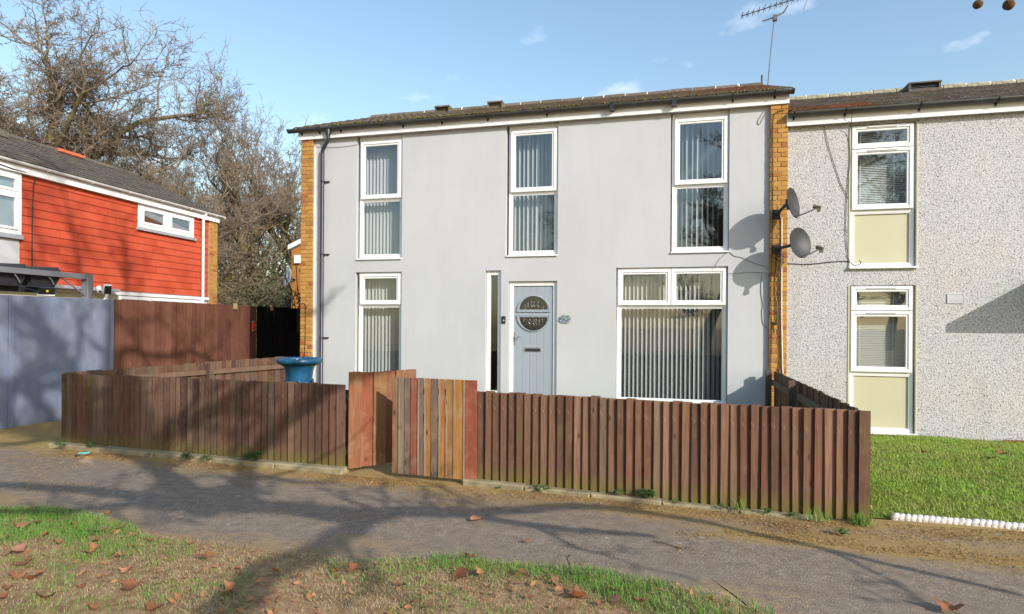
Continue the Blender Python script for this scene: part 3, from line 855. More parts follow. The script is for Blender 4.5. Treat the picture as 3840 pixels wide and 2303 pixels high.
# ridge tiles with pale mortar between them
def ridge(parent, x0, x1, y, z, n, mat, joints=True):
    L = (x1 - x0) / n
    t = MB()
    pr = [(-0.12, -0.05), (-0.10, 0.0), (-0.05, 0.045), (0.0, 0.055), (0.05, 0.045), (0.10, 0.0), (0.12, -0.05)]
    t.add([(-L / 2 + 0.012, a, b) for a, b in pr] + [(L / 2 - 0.012, a, b) for a, b in pr],
          [(i + 1, i, 7 + i, 8 + i) for i in range(6)] + [(0, 1, 2, 3, 4, 5, 6), (13, 12, 11, 10, 9, 8, 7)])
    me = t.mesh('ridge_tile'); me.materials.append(mat)
    for i in range(n):
        link('ridge_tile', me, None, parent, (x0 + (i + .5) * L, y, z + random.uniform(-.008, .008)), (0, random.uniform(-.012, .012), random.uniform(-.02, .02)))
    if joints:
        for i in range(1, n):
            j = MB(); x = x0 + i * L + random.uniform(-.02, .02); w = random.uniform(.02, .05)
            j.lathe([(0.0, -w), (0.09, -w * .8), (0.105, 0), (0.085, w * .8), (0, w)], 9, (x, y, z - 0.045 + random.uniform(-.008, .008)), Matrix.Rotation(R(90), 3, 'Y'))
            j.build('ridge_mortar', M['lime'], parent)
ridge(house, -6.86, 1.88, D + 3.0, RZ + 0.03, 19, M['tile'])
m = MB(); m.tube([(1.86, D + 3.0, 6.58), (1.86, D + 3.0, 6.78)], 0.018, 6); m.build('ridge_pin', M['black_plastic'], house)
# moss along the eave, one clinging strip of clumps
mo = MB()
for i in range(260):
    x = random.uniform(-6.9, -1.5) if random.random() < .8 else random.uniform(-1.5, 1.8)
    r_ = random.uniform(.008, .028)
    mo.lathe([(0.0, -r_ * .5), (r_, 0), (r_ * .7, r_ * .55), (0, r_ * .75)], 6, (x, D - 0.165 + random.uniform(-.02, .03), 5.322 + random.uniform(0, .012)))
mo.build('moss', M['moss'], house, kind='stuff')
# two low roof vents
for xv in (-4.78, -3.58):
    m = MB(); y = D + 2.3; z = 6.29
    m.box(xv - 0.17, xv + 0.17, y - 0.10, y + 0.16, z + 0.10, z + 0.13)
    m.box(xv - 0.17, xv - 0.14, y - 0.08, y + 0.16, z - 0.02, z + 0.10); m.box(xv + 0.14, xv + 0.17, y - 0.08, y + 0.16, z - 0.02, z + 0.10)
    m.box(xv - 0.14, xv + 0.14, y - 0.02, y + 0.0, z - 0.02, z + 0.10)
    m.build('roof_vent', M['tile'], house)

# ------------------------------------------------------------------ vertical blinds, hung behind the panes
SD = Vector((0.64, 0.766, 0)).normalized()
slat_me = MB()
hw = 0.0445
n_ = 5
vv = []
for k in range(n_):
    t = -1 + 2 * k / (n_ - 1); bow = 0.006 * (1 - t * t)
    vv.append((t * hw, bow))
slat_me.add([(a, b, 0.0) for a, b in vv] + [(a, b, 1.0) for a, b in vv], [(i, i + 1, n_ + i + 1, n_ + i) for i in range(n_ - 1)], True)
slat_mesh = slat_me.mesh('slat'); slat_mesh.materials.append(M['slat'])
slat_ang = math.atan2(SD.y, SD.x)
def vertical_blind(x0, x1, zb, zt, label, pitch=0.071, jit=0.05, ang=slat_ang, y=None):
    y = D + 0.29 if y is None else y
    t = thing('vertical_blind', label, 'blind', ((x0 + x1) / 2, y, zt), 'vertical blinds in the white house')
    m = MB(); m.box(x0, x1, y - 0.02, y + 0.02, zt, zt + 0.03); m.build('headrail', M['upvc'], t)
    n = int((x1 - x0) / pitch)
    for i in range(n + 1):
        o = link('slat', slat_mesh, None, t, (x0 + i * pitch, y, zb), (random.uniform(-.004, .004), random.uniform(-.003, .003), ang + random.uniform(-jit, jit)))
        o.scale = (1, 1, zt - zb)
    return t
vertical_blind(-5.66, -4.66, 2.8, 5.1, 'white vertical blind in the leftmost upstairs window of the white house', jit=0.07, ang=R(46))
vertical_blind(-2.78, -1.76, 2.8, 5.1, 'white vertical blind in the upstairs window above the grey blue door', jit=0.22, ang=R(66), pitch=0.078)
vertical_blind(-0.0, 1.02, 2.8, 5.1, 'white vertical blind in the upstairs window nearest the satellite dishes', jit=0.2, ang=R(70), pitch=0.082)
vertical_blind(-5.68, -4.66, 0.3, 2.57, 'white vertical blind in the downstairs window beside the black downpipe', jit=0.05, ang=R(50))
vertical_blind(-0.88, 1.0, 0.3, 2.57, 'wide white vertical blind behind the largest downstairs window', jit=0.04)

# ------------------------------------------------------------------ the house next door
nb = thing('terraced_house', 'pebble dashed house with cream window panels right of the satellite dishes', 'house', (4.5, D, 0))
NW = D + 0.012
nholes = [(2.725, 3.618, 2.535, 4.74), (2.72, 3.622, 0.03, 2.283)]
m = MB(); holed_wall(m, 1.832, 10.5, 0.0, 4.82, NW, nholes, 0.12); m.build('pebble_dash_wall', M['pebble'], nb)
m = MB(); m.quad((10.5, NW, 0), (10.5, NW + 6, 0), (10.5, NW + 6, 4.82), (10.5, NW, 4.82)); m.quad((10.5, NW + 6, 0), (1.84, NW + 6, 0), (1.84, NW + 6, 4.82), (10.5, NW + 6, 4.82))
m.quad((1.84, NW + 2.0, 0), (10.5, NW + 2.0, 0), (10.5, NW + 2.0, 4.8), (1.84, NW + 2.0, 4.8)); m.quad((1.84, NW + .14, 2.4), (10.5, NW + .14, 2.4), (10.5, NW + 2, 2.4), (1.84, NW + 2, 2.4))
m.build('inner_wall', M['dark_inside'], nb)
m = MB(); m.box(1.83, 10.5, NW - 0.012, NW + 0.004, -0.035, -0.004); m.build('damp_course', M['black_plastic'], nb)
m = MB()
m.box(1.83, 10.5, NW + 0.006, NW + 0.1, -0.2, 0.0); pl = m.build('plinth', M['orange_brick'], nb)
def nwindow(zt, zb, c0, c1, t0, panel0, panel1):
    x0, x1 = nholes[0][0] + 0.008, nholes[0][1] - 0.008
    y = NW + 0.035
    m = MB(); m.frame(x0, x1, zb, zt, 0.045, y, y + 0.06)
    w = m.build('window', M['upvc'], nb)
    casement(w, x0 + 0.012, x1 - 0.03, t0, zt - 0.012, y - 0.022, vent=True)
    casement(w, x0 + 0.012, x1 - 0.03, c0, c1, y - 0.022, vent=True)
    p = MB(); p.bbox(x0 + 0.045, x1 - 0.045, y + 0.004, y + 0.05, c0 - 0.05, c0 - 0.002); p.build('transom', M['upvc'], w)
    p = MB(); p.box(x0 + 0.046, x1 - 0.046, y + 0.035, y + 0.05, panel0, panel1); p.build('panel', M['cream'], w)
    p = MB(); p.frame(x0 + 0.046, x1 - 0.046, zb + 0.046, c0 - 0.051, 0.016, y + 0.008, y + 0.03); p.build('bead', M['upvc'], w)
    s_ = MB(); s_.bbox(x0 - 0.03, x1 + 0.03, NW - 0.06, y + 0.01, zb - 0.03, zb - 0.001); s_.build('sill', M['upvc'], w)
    mm = MB(); mm.bbox(x0 - 0.035, x0 - 0.009, NW - 0.010, NW + 0.02, zb, zt); mm.bbox(x1 + 0.009, x1 + 0.035, NW - 0.010, NW + 0.02, zb, zt); mm.build('edge_bead', M['cream'], w)
    return w
nwindow(4.735, 2.565, 3.44, 4.365, 4.375, 2.58, 3.42)
nwindow(2.28, 0.055, 0.965, 1.89, 1.90, 0.08, 0.94)
def venetian(x0, x1, zb, zt, label, y):
    t = thing('venetian_blind', label, 'blind', ((x0 + x1) / 2, y, zt), 'venetian blinds next door')
    m = MB(); m.box(x0, x1, y - 0.02, y + 0.02, zt, zt + 0.03); m.build('headrail', M['venetian'], t)
    m = MB(); z = zt - 0.01
    while z > zb:
        m.add([(x0, y - 0.018, z - 0.012), (x1, y - 0.018, z - 0.012), (x1, y + 0.006, z + 0.011), (x0, y + 0.006, z + 0.011)], [(0, 1, 2, 3)])
        z -= 0.027
    m.build('slats', M['venetian'], t, kind='stuff')
    m = MB()
    for x in (x0 + 0.15, x1 - 0.22): m.box(x - 0.006, x + 0.006, y - 0.021, y - 0.019, zb, zt)
    m.build('ladder_tape', M['venetian'], t)
    return t
venetian(2.76, 3.60, 3.40, 4.68, 'cream venetian blind in the upper window of the pebble dashed house', NW + 0.20)
venetian(2.76, 3.60, 0.90, 2.23, 'cream venetian blind in the lower window of the pebble dashed house', NW + 0.20)
m = MB(); m.box(1.80, 10.5, FY + 0.012, FY + 0.032, 4.765, 4.955); m.build('fascia', M['upvc_old'], nb)
m = MB(); m.bbox(1.80, 10.5, FY + 0.0, FY + 0.011, 4.765, 4.787, 0.003); m.build('fascia_lip', M['upvc'], nb)
m = MB(); m.box(1.84, 10.5, FY + 0.033, NW + 0.1, 4.805, 4.82); m.build('soffit', M['upvc_old'], nb)
gutter(nb, 1.83, 10.5, GY + 0.012, 4.955, 0.062, M['gutter_brown'], (1.9, 2.62, 3.62, 4.6, 5.6, 6.6))
parent_red_old = parent_red
def parent_red(x, r_, nrow):
    return x < 3.0 and r_ < 3
NRZ = 6.20
roof_plane(nb, 1.86, 7.3, D - 0.15, 4.955, D + 3.0, NRZ, 0.31, 0.30, [M['tile_grey'], M['tile_red']], lift=0.004)
roof_plane(nb, 7.3, 10.6, D - 0.15, 4.955, D + 3.0, NRZ, 3.3, 3.3, [M['tile_grey']])
ridge(nb, 1.9, 10.6, D + 3.0, NRZ + 0.03, 22, plain('lichen_ridge_tile', (0.3, 0.27, 0.18), 0.95, 0.5, 14))
rv = MB(); xv, y, z = 4.66, D + 2.75, 6.09
rv.box(xv - 0.27, xv - 0.23, y - .14, y + .2, z - .06, z + .13); rv.box(xv + 0.23, xv + 0.27, y - .14, y + .2, z - .06, z + .13)
rv.box(xv - 0.27, xv + 0.27, y - .16, y + .2, z + .13, z + .155); rv.box(xv - 0.23, xv + 0.23, y - .14, y - .10, z - .06, z + .03); rv.box(xv - .23, xv + .23, y + .05, y + .08, z + .0, z + .13)
rvo = rv.build('roof_vent', M['tile_grey'], nb)
lv = MB()
for i in range(3): lv.box(xv - .23, xv + .23, y - .10, y - .085, z + .045 + i * .028, z + .057 + i * .028)
lv.build('louvre', M['black_plastic'], rvo)
m = MB(); m.frame(4.03, 4.25, 2.005, 2.15, 0.012, NW - 0.016, NW + 0.001); vg = m.build('air_vent', M['upvc_old'], nb)
m = MB(); m.box(4.04, 4.24, NW - 0.004, NW + 0.0, 2.015, 2.14); m.build('vent_back', M['black_plastic'], vg)
for i in range(7):
    m = MB(); z = 2.022 + i * 0.0168
    m.add([(4.042, NW - 0.014, z - 0.001), (4.238, NW - 0.014, z - 0.001), (4.238, NW - 0.006, z + 0.0105), (4.042, NW - 0.006, z + 0.0105)], [(0, 1, 2, 3)])
    m.build('louvre', M['upvc_old'], vg)
# porch canopy just out of view to the right: it throws the wedge of shade on the wall
m = MB(); m.box(5.22, 8.2, D - 0.95, D + 0.005, 2.30, 2.42); m.build('porch_canopy', M['upvc_old'], nb)

# ------------------------------------------------------------------ dishes, aerial, cables, plaque, bell
def dish(center, aim, label, rx, rz, wallpt):
    t = thing('satellite_dish', label, 'satellite dish', center, 'satellite dishes on the brick pier')
    c = Vector(center); a = Vector(aim).normalized()
    X = Vector((0, 0, 1)).cross(a).normalized(); Z = a.cross(X)
    Mx = Matrix((X, Z, a)).transposed()
    m = MB(); n = 32
    prof = [(0.0, -0.055), (0.25, -0.05), (0.5, -0.038), (0.75, -0.02), (0.95, 0.0), (1.0, 0.006), (1.0, -0.003), (0.95, -0.008), (0.75, -0.028), (0.5, -0.046), (0.25, -0.058), (0.0, -0.063)]
    v = []; f = []
    for r_, d_ in prof:
        for k in range(n):
            an = 2 * math.pi * k / n
            v.append(tuple(c + X * (rx * r_ * math.cos(an)) + Z * (rz * r_ * math.sin(an)) + a * d_))
    for i in range(len(prof) - 1):
        for k in range(n):
            f.append((i * n + k, i * n + (k + 1) % n, (i + 1) * n + (k + 1) % n, (i + 1) * n + k))
    m.add(v, f, True); m.build('reflector', M['dish'], t)
    b = c - a * 0.06; w = Vector(wallpt)
    m = MB(); m.tube([tuple(b), tuple(b - a * 0.05), tuple(b.lerp(w, .45) - a * 0.03), tuple(w + Vector((0, -0.03, 0)))], [0.045, 0.03, 0.024, 0.024], 8)
    m.box(w.x - 0.05, w.x + 0.05, w.y - 0.025, w.y + 0.0, w.z - 0.07, w.z + 0.07)
    m.tube([tuple(b - a * .02 - Z * .08), tuple(b - a * .02 + Z * .08)], 0.028, 6); m.build('bracket', M['dish_bracket'], t)
    foot = c - Z * (rz * 0.92); lo = c + a * 0.34 - Z * (rz * 0.72)
    m = MB(); m.tube([tuple(foot - a * .01), tuple(foot.lerp(lo, .5) - Z * .008), tuple(lo)], 0.011, 6); m.build('feed_arm', M['steel'], t)
    d = (c - lo).normalized()
    m = MB(); m.tube([tuple(lo - d * .03), tuple(lo + d * .035)], 0.022, 8); m.tube([tuple(lo + d * .03), tuple(lo + d * .075)], [0.02, 0.034], 8); m.box(lo.x - .022, lo.x + .022, lo.y - .02, lo.y + .025, lo.z - .065, lo.z - .01)
    m.build('receiver_head', M['lnb'], t)
    return t
dish((1.83, D - 0.46, 3.50), (0.84, -0.52, 0.16), 'upper dark grey satellite dish seen nearly edge on, fixed high on the brick pier', 0.215, 0.235, (1.66, BR_F, 3.40))
dish((1.93, D - 0.46, 2.90), (0.62, -0.78, 0.14), 'lower dark grey satellite dish facing the camera more, above the black wall cable', 0.215, 0.235, (1.66, BR_F, 2.86))

ae = thing('tv_aerial', 'tall thin television aerial standing up from the right end of the roof ridge', 'aerial', (1.98, D + 3.0, 6.5))
mast = [(1.965, D + 3.0, 6.45), (2.03, D + 3.0, 7.3), (2.10, D + 3.0, 7.99)]
m = MB(); m.tube(mast, 0.011, 6); m.build('mast', M['aluminium'], ae)
m = MB(); m.tube([(1.86, D + 3.0, 7.88), (2.08, D + 3.0, 7.93), (2.26, D + 2.98, 8.0), (2.34, D + 2.97, 8.13)], 0.013, 6); m.box(2.06, 2.14, D + 2.96, D + 3.04, 7.86, 7.97); m.build('cradle', M['aluminium'], ae)
b0, b1 = Vector((1.47, D + 3.0, 8.035)), Vector((2.75, D + 2.96, 8.30))
m = MB(); m.tube([tuple(b0), tuple(b1)], 0.011, 6); m.build('boom', M['aluminium'], ae)
for i in range(13):
    p = b0.lerp(b1, i / 12)
    m = MB()
    for sg in (-1, 1):
        m.tube([tuple(p + Vector((0, -.16 * sg, .0))), tuple(p + Vector((0, .0, .0))), tuple(p + Vector((-.02, .05 * sg, .055 * sg)))], 0.006, 5)
        m.tube([tuple(p), tuple(p + Vector((.025, .02 * sg, .06 * sg)))], 0.006, 5)
    m.build('element', M['aluminium'], ae)
m = MB(); m.tube([(2.63, D + 3.0, 8.02), (2.72, D + 3.0, 8.28)], 0.006, 5); m.tube([tuple(b1), (2.72, D + 3.0, 8.28)], 0.008, 5); m.build('reflector_rod', M['aluminium'], ae)

def cable(pts, r, mat, label, sag=0.0):
    # smoothed run
    P = [Vector(p) for p in pts]; out = []
    for i in range(len(P) - 1):
        a = P[max(i - 1, 0)]; b = P[i]; c_ = P[i + 1]; d_ = P[min(i + 2, len(P) - 1)]
        for k in range(6):
            t = k / 6
            out.append(tuple(0.5 * ((2 * b) + (c_ - a) * t + (2 * a - 5 * b + 4 * c_ - d_) * t * t + (3 * b - a - 3 * c_ + d_) * t ** 3)))
    out.append(tuple(P[-1]))
    m = MB(); m.tube(out, r, 5)
    return tag(m.build('cable', mat), label, 'cable')
yc = NW - 0.012
cable([(2.35, yc, 4.76), (2.40, yc, 4.5), (2.46, yc, 4.28), (2.55, yc, 3.98), (2.60, yc, 3.83), (2.70, yc, 3.62)], 0.0042, M['cable_black'], 'black cable running diagonally down the pebble dash towards the upper window')
cable([(2.70, FY - 0.1, 4.98), (2.705, FY - 0.02, 4.78), (2.70, yc - .01, 4.6), (2.715, yc, 4.2), (2.69, yc, 3.9), (2.665, yc, 3.4), (2.67, yc, 3.0), (2.70, yc, 2.72), (2.72, yc, 2.66)], 0.0042, M['cable_black'], 'dark cable hanging from the gutter down the left edge of the upper window next door')
cable([(1.64, BR_F - .012, 2.72), (1.75, BR_F - .012, 2.65), (1.86, yc, 2.635), (2.15, yc, 2.622), (2.45, yc, 2.65), (2.70, yc, 2.655), (2.77, NW - .075, 2.58), (2.86, NW - .075, 2.62), (2.83, NW - .075, 2.66)], 0.0065, M['cable_black'], 'thick black cable crossing the pebble dash from the pier to the window sill')
cable([(1.735, BR_F - .014, 3.35), (1.738, BR_F - .014, 2.7), (1.742, BR_F - .014, 1.8), (1.765, BR_F - .014, 0.9)], 0.010, M['cable_white'], 'straight white cable running down the face of the right brick pier')
cable([(1.76, BR_F - .012, 5.02), (1.66, BR_F - .012, 5.0), (1.60, BR_F - .012, 4.85), (1.605, BR_F - .012, 4.0), (1.60, BR_F - .012, 3.0), (1.585, BR_F - .012, 2.2), (1.60, BR_F - .012, 1.6), (1.585, BR_F - .012, .7)], 0.006, M['cable_black'], 'thin black cable down the left side of the right brick pier')
cable([(1.66, BR_F - .012, 2.85), (1.645, BR_F - .012, 2.3), (1.655, BR_F - .012, 1.95), (1.66, BR_F - .012, 1.68), (1.62, BR_F - .012, 1.72), (1.64, BR_F - .012, 1.55)], 0.006, M['cable_black'], 'black cable ending in a frayed loop halfway down the right brick pier')
cable([(1.69, BR_F - .012, 2.6), (1.70, BR_F - .012, 2.2), (1.695, BR_F - .012, 1.9), (1.715, BR_F - .012, 1.2), (1.70, BR_F - .012, .8)], 0.006, M['cable_black'], 'black cable running just left of the white cable on the right pier')
yw = D - 0.008
cable([(0.965, yw, 2.85), (1.05, yw, 2.77), (1.16, yw, 2.745), (1.35, yw, 2.65), (1.52, yw, 2.59), (1.57, BR_F - .01, 2.56)], 0.005, M['cable_grey'], 'grey wire from the upstairs window corner sagging right to the pier')
cable([(0.955, yw, 2.84), (0.82, yw, 2.72), (0.75, yw, 2.60), (0.74, yw, 2.56)], 0.005, M['cable_grey'], 'grey wire dropping left from the upstairs window corner to the large window')
cable([(0.96, yw, 2.485), (1.15, yw, 2.50), (1.35, yw, 2.505), (1.57, BR_F - .01, 2.48)], 0.005, M['cable_grey'], 'grey wire running level from the large window corner to the pier')
cable([(1.46, yw, 2.45), (1.45, yw, 2.2), (1.475, yw, 2.0), (1.465, yw, 1.85), (1.49, yw, 1.68), (1.55, yw, 1.62)], 0.005, M['cable_grey'], 'grey wire hanging down the render left of the right pier')
cable([(1.48, yw, 5.06), (1.40, yw, 4.93), (1.385, yw, 4.87), (1.415, yw, 4.85), (1.45, yw, 4.92), (1.50, yw, 5.02)], 0.005, M['cable_grey'], 'small loop of grey wire under the eave beside the right pier')
cable([(-6.47, yw, 5.0), (-6.2, yw, 4.97), (-5.85, yw, 4.965), (-5.6, yw, 4.99)], 0.004, M['cable_grey'], 'thin wire strung under the eave beside the black downpipe')
cable([(-6.72, BR_F - .008, 2.02), (-6.66, BR_F - .008, 2.02), (-6.635, BR_F - .008, 1.96), (-6.63, BR_F - .008, 1.5), (-6.64, BR_F - .008, 1.15), (-6.68, BR_F - .008, .8)], 0.006, M['cable_black'], 'black cable bending down the face of the left brick pier')

pq = thing('house_plaque', 'oval mottled glass house plaque on the render right of the door', 'plaque', (-1.68, D, 1.75))
m = MB()
pl_ = [(-1.678 + 0.098 * (abs(math.cos(a)) ** .55) * (1 if math.cos(a) > 0 else -1), 1.75 + (0.066 - 0.022 * abs(math.cos(a)) ** 6) * (abs(math.sin(a)) ** .8) * (1 if math.sin(a) > 0 else -1)) for a in [2 * math.pi * k / 28 for k in range(28)]]
m.prism(pl_, D - 0.02, D - 0.012)
g = N('mottled_glass_plaque'); o_ = g.obj()
g.color(g.ramp(g.noise(o_, 42, 4, 0.7, 0.8), [(0.3, (0.03, 0.05, 0.075)), (0.5, (0.16, 0.2, 0.23)), (0.68, (0.55, 0.6, 0.63))])); g.rough(0.12)
m.build('plate', g.m, pq)
m = MB()
for a, b in (((-1.80, 1.715), (-1.74, 1.755)), ((-1.625, 1.725), (-1.585, 1.75))): m.tube([(a[0], D - 0.022, a[1]), (b[0], D - 0.022, b[1])], 0.006, 5)
for dx in (-.075, .075): m.tube([(-1.678 + dx, D - 0.024, 1.77), (-1.678 + dx, D - 0.001, 1.77)], 0.007, 7)
m.build('standoff', M['steel'], pq)
db = thing('doorbell', 'small dark doorbell with round button between the sidelight and the door', 'doorbell', (-2.763, D, 1.733))
m = MB(); m.bbox(-2.797, -2.729, D - 0.026, D - 0.0005, 1.668, 1.798, 0.008); m.build('case', M['black_plastic'], db)
m = MB(); m.lathe([(0.0, 0.004), (0.013, 0.004), (0.014, 0.0), (0.018, 0.0), (0.018, 0.005), (0.020, 0.0)], 16, (-2.763, D - 0.0265, 1.722), Matrix.Rotation(R(90), 3, 'X')); m.build('button', M['steel'], db)
m = MB(); m.lathe([(0.0, 0.003), (0.009, 0.003), (0.010, 0.0)], 12, (-2.763, D - 0.0265, 1.772), Matrix.Rotation(R(90), 3, 'X')); m.build('lens', plain('camera_lens', (0.01, 0.01, 0.015), 0.08, 0.1, 9), db)

# ------------------------------------------------------------------ fences
def feather(w, h, t0=0.020, t1=0.006, lean=0.0, name='board'):
    """feather-edge board: thick edge on the left (towards -x), front face towards -y, standing from z=0"""
    m = MB()
    fr_ = max(t0 - t1, 0.0)
    m.add([(0, 0, 0), (w, fr_, 0), (w, t0, 0), (0, t0, 0), (0 + lean, 0, h), (w + lean, fr_, h), (w + lean, t0, h), (lean, t0, h)],
          [(3, 2, 1, 0), (4, 5, 6, 7), (0, 1, 5, 4), (1, 2, 6, 5), (2, 3, 7, 6), (3, 0, 4, 7)])
    me = m.mesh(name); return me
def shade(c, v): return tuple(max(0.0, x * v) for x in c)
def board_run(parent, p0, p1, n, zb, zt, mat, colors, w_over=1.14, t0=0.020, var=0.22, gap=0.0, name='board', hvar=0.006, flat=False):
    """n boards from p0 to p1; the seen face is on the right-hand side walking p1->p0 (i.e. local -y)"""
    p0 = Vector((*p0, 0)); p1 = Vector((*p1, 0)); d = p1 - p0; L = d.length; ang = math.atan2(d.y, d.x)
    step = L / n; meshes = {}
    x = 0.0; out = []
    for i in range(n):
        t = i / max(1, n - 1)
        b = zb[0] + (zb[1] - zb[0]) * t; h = zt[0] + (zt[1] - zt[0]) * t - b + random.uniform(-hvar, hvar)
        w = step * (w_over if i < n - 1 else 1.0) * (1 - gap)
        key = (i % 4, round(h, 2))
        if key not in meshes:
            me = feather(w, round(h, 2) + random.uniform(0, .004), t0 * random.uniform(.85, 1.15), t0 if flat else 0.004, random.uniform(-.004, .004), name); me.materials.append(mat); meshes[key] = me
        p = p0 + d * (i / n)
        c = shade(random.choice(colors), random.uniform(1 - var, 1 + var))
        o = link(name, meshes[key], None, parent, (p.x, p.y, b + random.uniform(-.002, .003)), (random.uniform(-.008, .008), random.uniform(-.004, .004), ang), color=c)
        # thick edge laps over its neighbour on the left
        off = Vector((math.sin(ang), -math.cos(ang), 0)) * (0.0 if flat else random.uniform(0, .003))
        o.location = Vector(o.location) + off
        out.append(o)
    return out
BROWN = [(0.115, 0.060, 0.039), (0.145, 0.078, 0.05), (0.095, 0.05, 0.034), (0.175, 0.10, 0.066), (0.13, 0.061, 0.04), (0.135, 0.092, 0.066)]
def rails(parent, p0, p1, zs, back=0.045, h=0.07, mat=None, posts=(), pz=0.9, col=(0.16, 0.10, 0.07)):
    p0 = Vector((*p0, 0)); p1 = Vector((*p1, 0)); d = (p1 - p0); L = d.length; ang = math.atan2(d.y, d.x)
    Mx = Matrix.Translation(p0) @ Matrix.Rotation(ang, 4, 'Z')
    for z in zs:
        m = MB(); m.box(0.0, L, back - 0.018, back + 0.022, z, z + h); m.build('rail', mat or M['fence'], parent, Mx, color=col)
    for t in posts:
        m = MB(); m.box(L * t - 0.04, L * t + 0.04, back + 0.024, back + 0.104, -0.1, pz); m.build('post', mat or M['fence'], parent, Mx, color=shade(col, .8))
FL0, FL1 = (-7.75, 6.418), (-3.456, 6.131)
FR0, FR1 = (-1.964, 6.058), (1.664, 5.712)
fl = thing('garden_fence', 'low dark brown board fence left of the gate, streaked with branch shadows', 'fence', (-5.6, 6.28, 0))
board_run(fl, FL0, FL1, 47, (0.06, 0.06), (0.965, 0.972), M['fence'], BROWN, t0=0.032, w_over=1.02)
rails(fl, FL0, FL1, (0.18, 0.68), posts=(0.01, 0.33, 0.66, 0.985), pz=0.9)
fr = thing('garden_fence', 'low brown board fence right of the gate with dark gaps and green algae', 'fence', (-0.2, 5.9, 0))
board_run(fr, FR0, FR1, 43, (0.055, 0.012), (0.955, 0.943), M['fence'], [(c[0] * 1.36, c[1] * 1.3, c[2] * 1.2) for c in BROWN], w_over=1.04, t0=0.036)
rails(fr, FR0, FR1, (0.18, 0.66), posts=(0.012, 0.33, 0.66), pz=0.88)
m = MB(); m.box(1.600, 1.662, 5.742, 5.80, -0.1, 0.925); m.build('corner_post', M['fence'], fr, color=(0.13, 0.075, 0.05))
# side fence on the left, seen from inside the garden
sl_ = thing('garden_fence', 'low side fence running back from the left corner to the white house', 'fence', (-7.4, 8.3, 0))
SL0, SL1 = (-7.0, 10.28), (-7.77, 6.45)
board_run(sl_, SL0, SL1, 40, (0.02, 0.02), (1.015, 0.968), M['fence'], [tuple(x * 1.1 for x in c) for c in BROWN])
rails(sl_, SL0, SL1, (0.80, 0.3), h=0.075, posts=(0.01, 0.45, 0.97), pz=0.98, col=(0.2, 0.125, 0.085))
# side fence on the right, we see its shaded inner face
sr_ = thing('garden_fence', 'low side fence running back from the right corner to the brick pier', 'fence', (1.66, 8, 0))
SR0, SR1 = (1.625, 5.80), (1.65, 10.25)
board_run(sr_, SR0, SR1, 45, (0.0, 0.0), (0.935, 0.955), M['fence'], BROWN)
rails(sr_, SR0, SR1, (0.74, 0.25), h=0.08, posts=(0.57, 0.985), pz=0.97, col=(0.17, 0.125, 0.09))
# gates made of reclaimed boards
RECL = [(0.30, 0.105, 0.06), (0.36, 0.17, 0.055), (0.20, 0.115, 0.085), (0.27, 0.085, 0.055)]
ga = thing('garden_gate', 'reddish board gate standing ajar, swung inwards beside the left fence', 'gate', (-3.1, 6.4, 0))
GA0, GA1 = (-3.41, 6.142), (-2.80, 6.73)
leafc = [(0.27, 0.115, 0.055), (0.29, 0.095, 0.048), (0.26, 0.13, 0.055), (0.24, 0.085, 0.05), (0.26, 0.145, 0.07), (0.21, 0.08, 0.045)]
d_ = (Vector(GA1) - Vector(GA0)); ang = math.atan2(d_.y, d_.x)
xx = 0.0
for i, c in enumerate(leafc):
    w = (0.145, 0.14, 0.15, 0.13, 0.14, 0.12)[i]
    me = feather(w, 1.055 if i else 1.07, 0.02, 0.018, random.uniform(-.004, .004)); me.materials.append(M['gate_wood'])
    p = Vector(GA0) + d_.normalized() * xx
    nrm = Vector((math.sin(ang), -math.cos(ang))) * (0.022 if i % 2 == 0 else 0.0)
    link('board', me, None, ga, (p.x + nrm.x, p.y + nrm.y, 0.045 + .004 * i), (0, random.uniform(-.004, .004), ang), color=c)
    xx += w * 0.93 + (0.002 if i else 0.012)
rails(ga, GA0, GA1, (0.2, 0.8), back=0.04, mat=M['gate_wood'], col=(0.22, 0.12, 0.07))
gb = thing('garden_gate', 'closed patchwork gate of orange, grey and red boards beside the right fence', 'gate', (-2.4, 6.08, 0))
GB0, GB1 = (-2.85, 6.085), (-1.955, 6.02)
d_ = (Vector(GB1) - Vector(GB0)); ang = math.atan2(d_.y, d_.x); dn = d_.normalized()
bc = [(0.27, 0.14, 0.075), (0.27, 0.215, 0.15), (0.19, 0.135, 0.105), (0.31, 0.10, 0.062), (0.20, 0.13, 0.10), (0.38, 0.18, 0.05), (0.18, 0.125, 0.10), (0.42, 0.17, 0.045), (0.38, 0.19, 0.06), (0.46, 0.21, 0.045), (0.32, 0.085, 0.045)]
bw = [.058, .065, .063, .069, .065, .073, .073, .071, .075, .10, .15]
xx = 0.0
for i, (c, w) in enumerate(zip(bc, bw)):
    me = feather(w, 1.03, 0.02, 0.016, random.uniform(-.005, .005)); me.materials.append(M['gate_wood'])
    p = Vector(GB0) + dn * xx
    link('board', me, None, gb, (p.x, p.y, 0.045 + random.uniform(-.003, .003)), (0, random.uniform(-.004, .004), ang), color=c)
    # bare grey strip where the old board used to be lapped
    if i in (1, 4, 5, 7, 8, 9, 10):
        st = feather(0.016, 1.028, 0.018, 0.018, 0); st.materials.append(M['gate_wood'])
        link('weathered_edge', st, None, gb, (p.x + dn.x * 0.001 + math.sin(ang) * .003, p.y - .0035, 0.046), (0, 0, ang), color=(0.33, 0.29, 0.23))
    xx += w + 0.011
for z in (0.22, 0.62, 0.9):
    Mx = Matrix.Translation((GB0[0], GB0[1], 0)) @ Matrix.Rotation(ang, 4, 'Z')
    m = MB(); m.box(0.01, 0.9, 0.023, 0.06, z, z + 0.07); m.build('rail', M['gate_wood'], gb, Mx, color=(0.12, 0.07, 0.05))
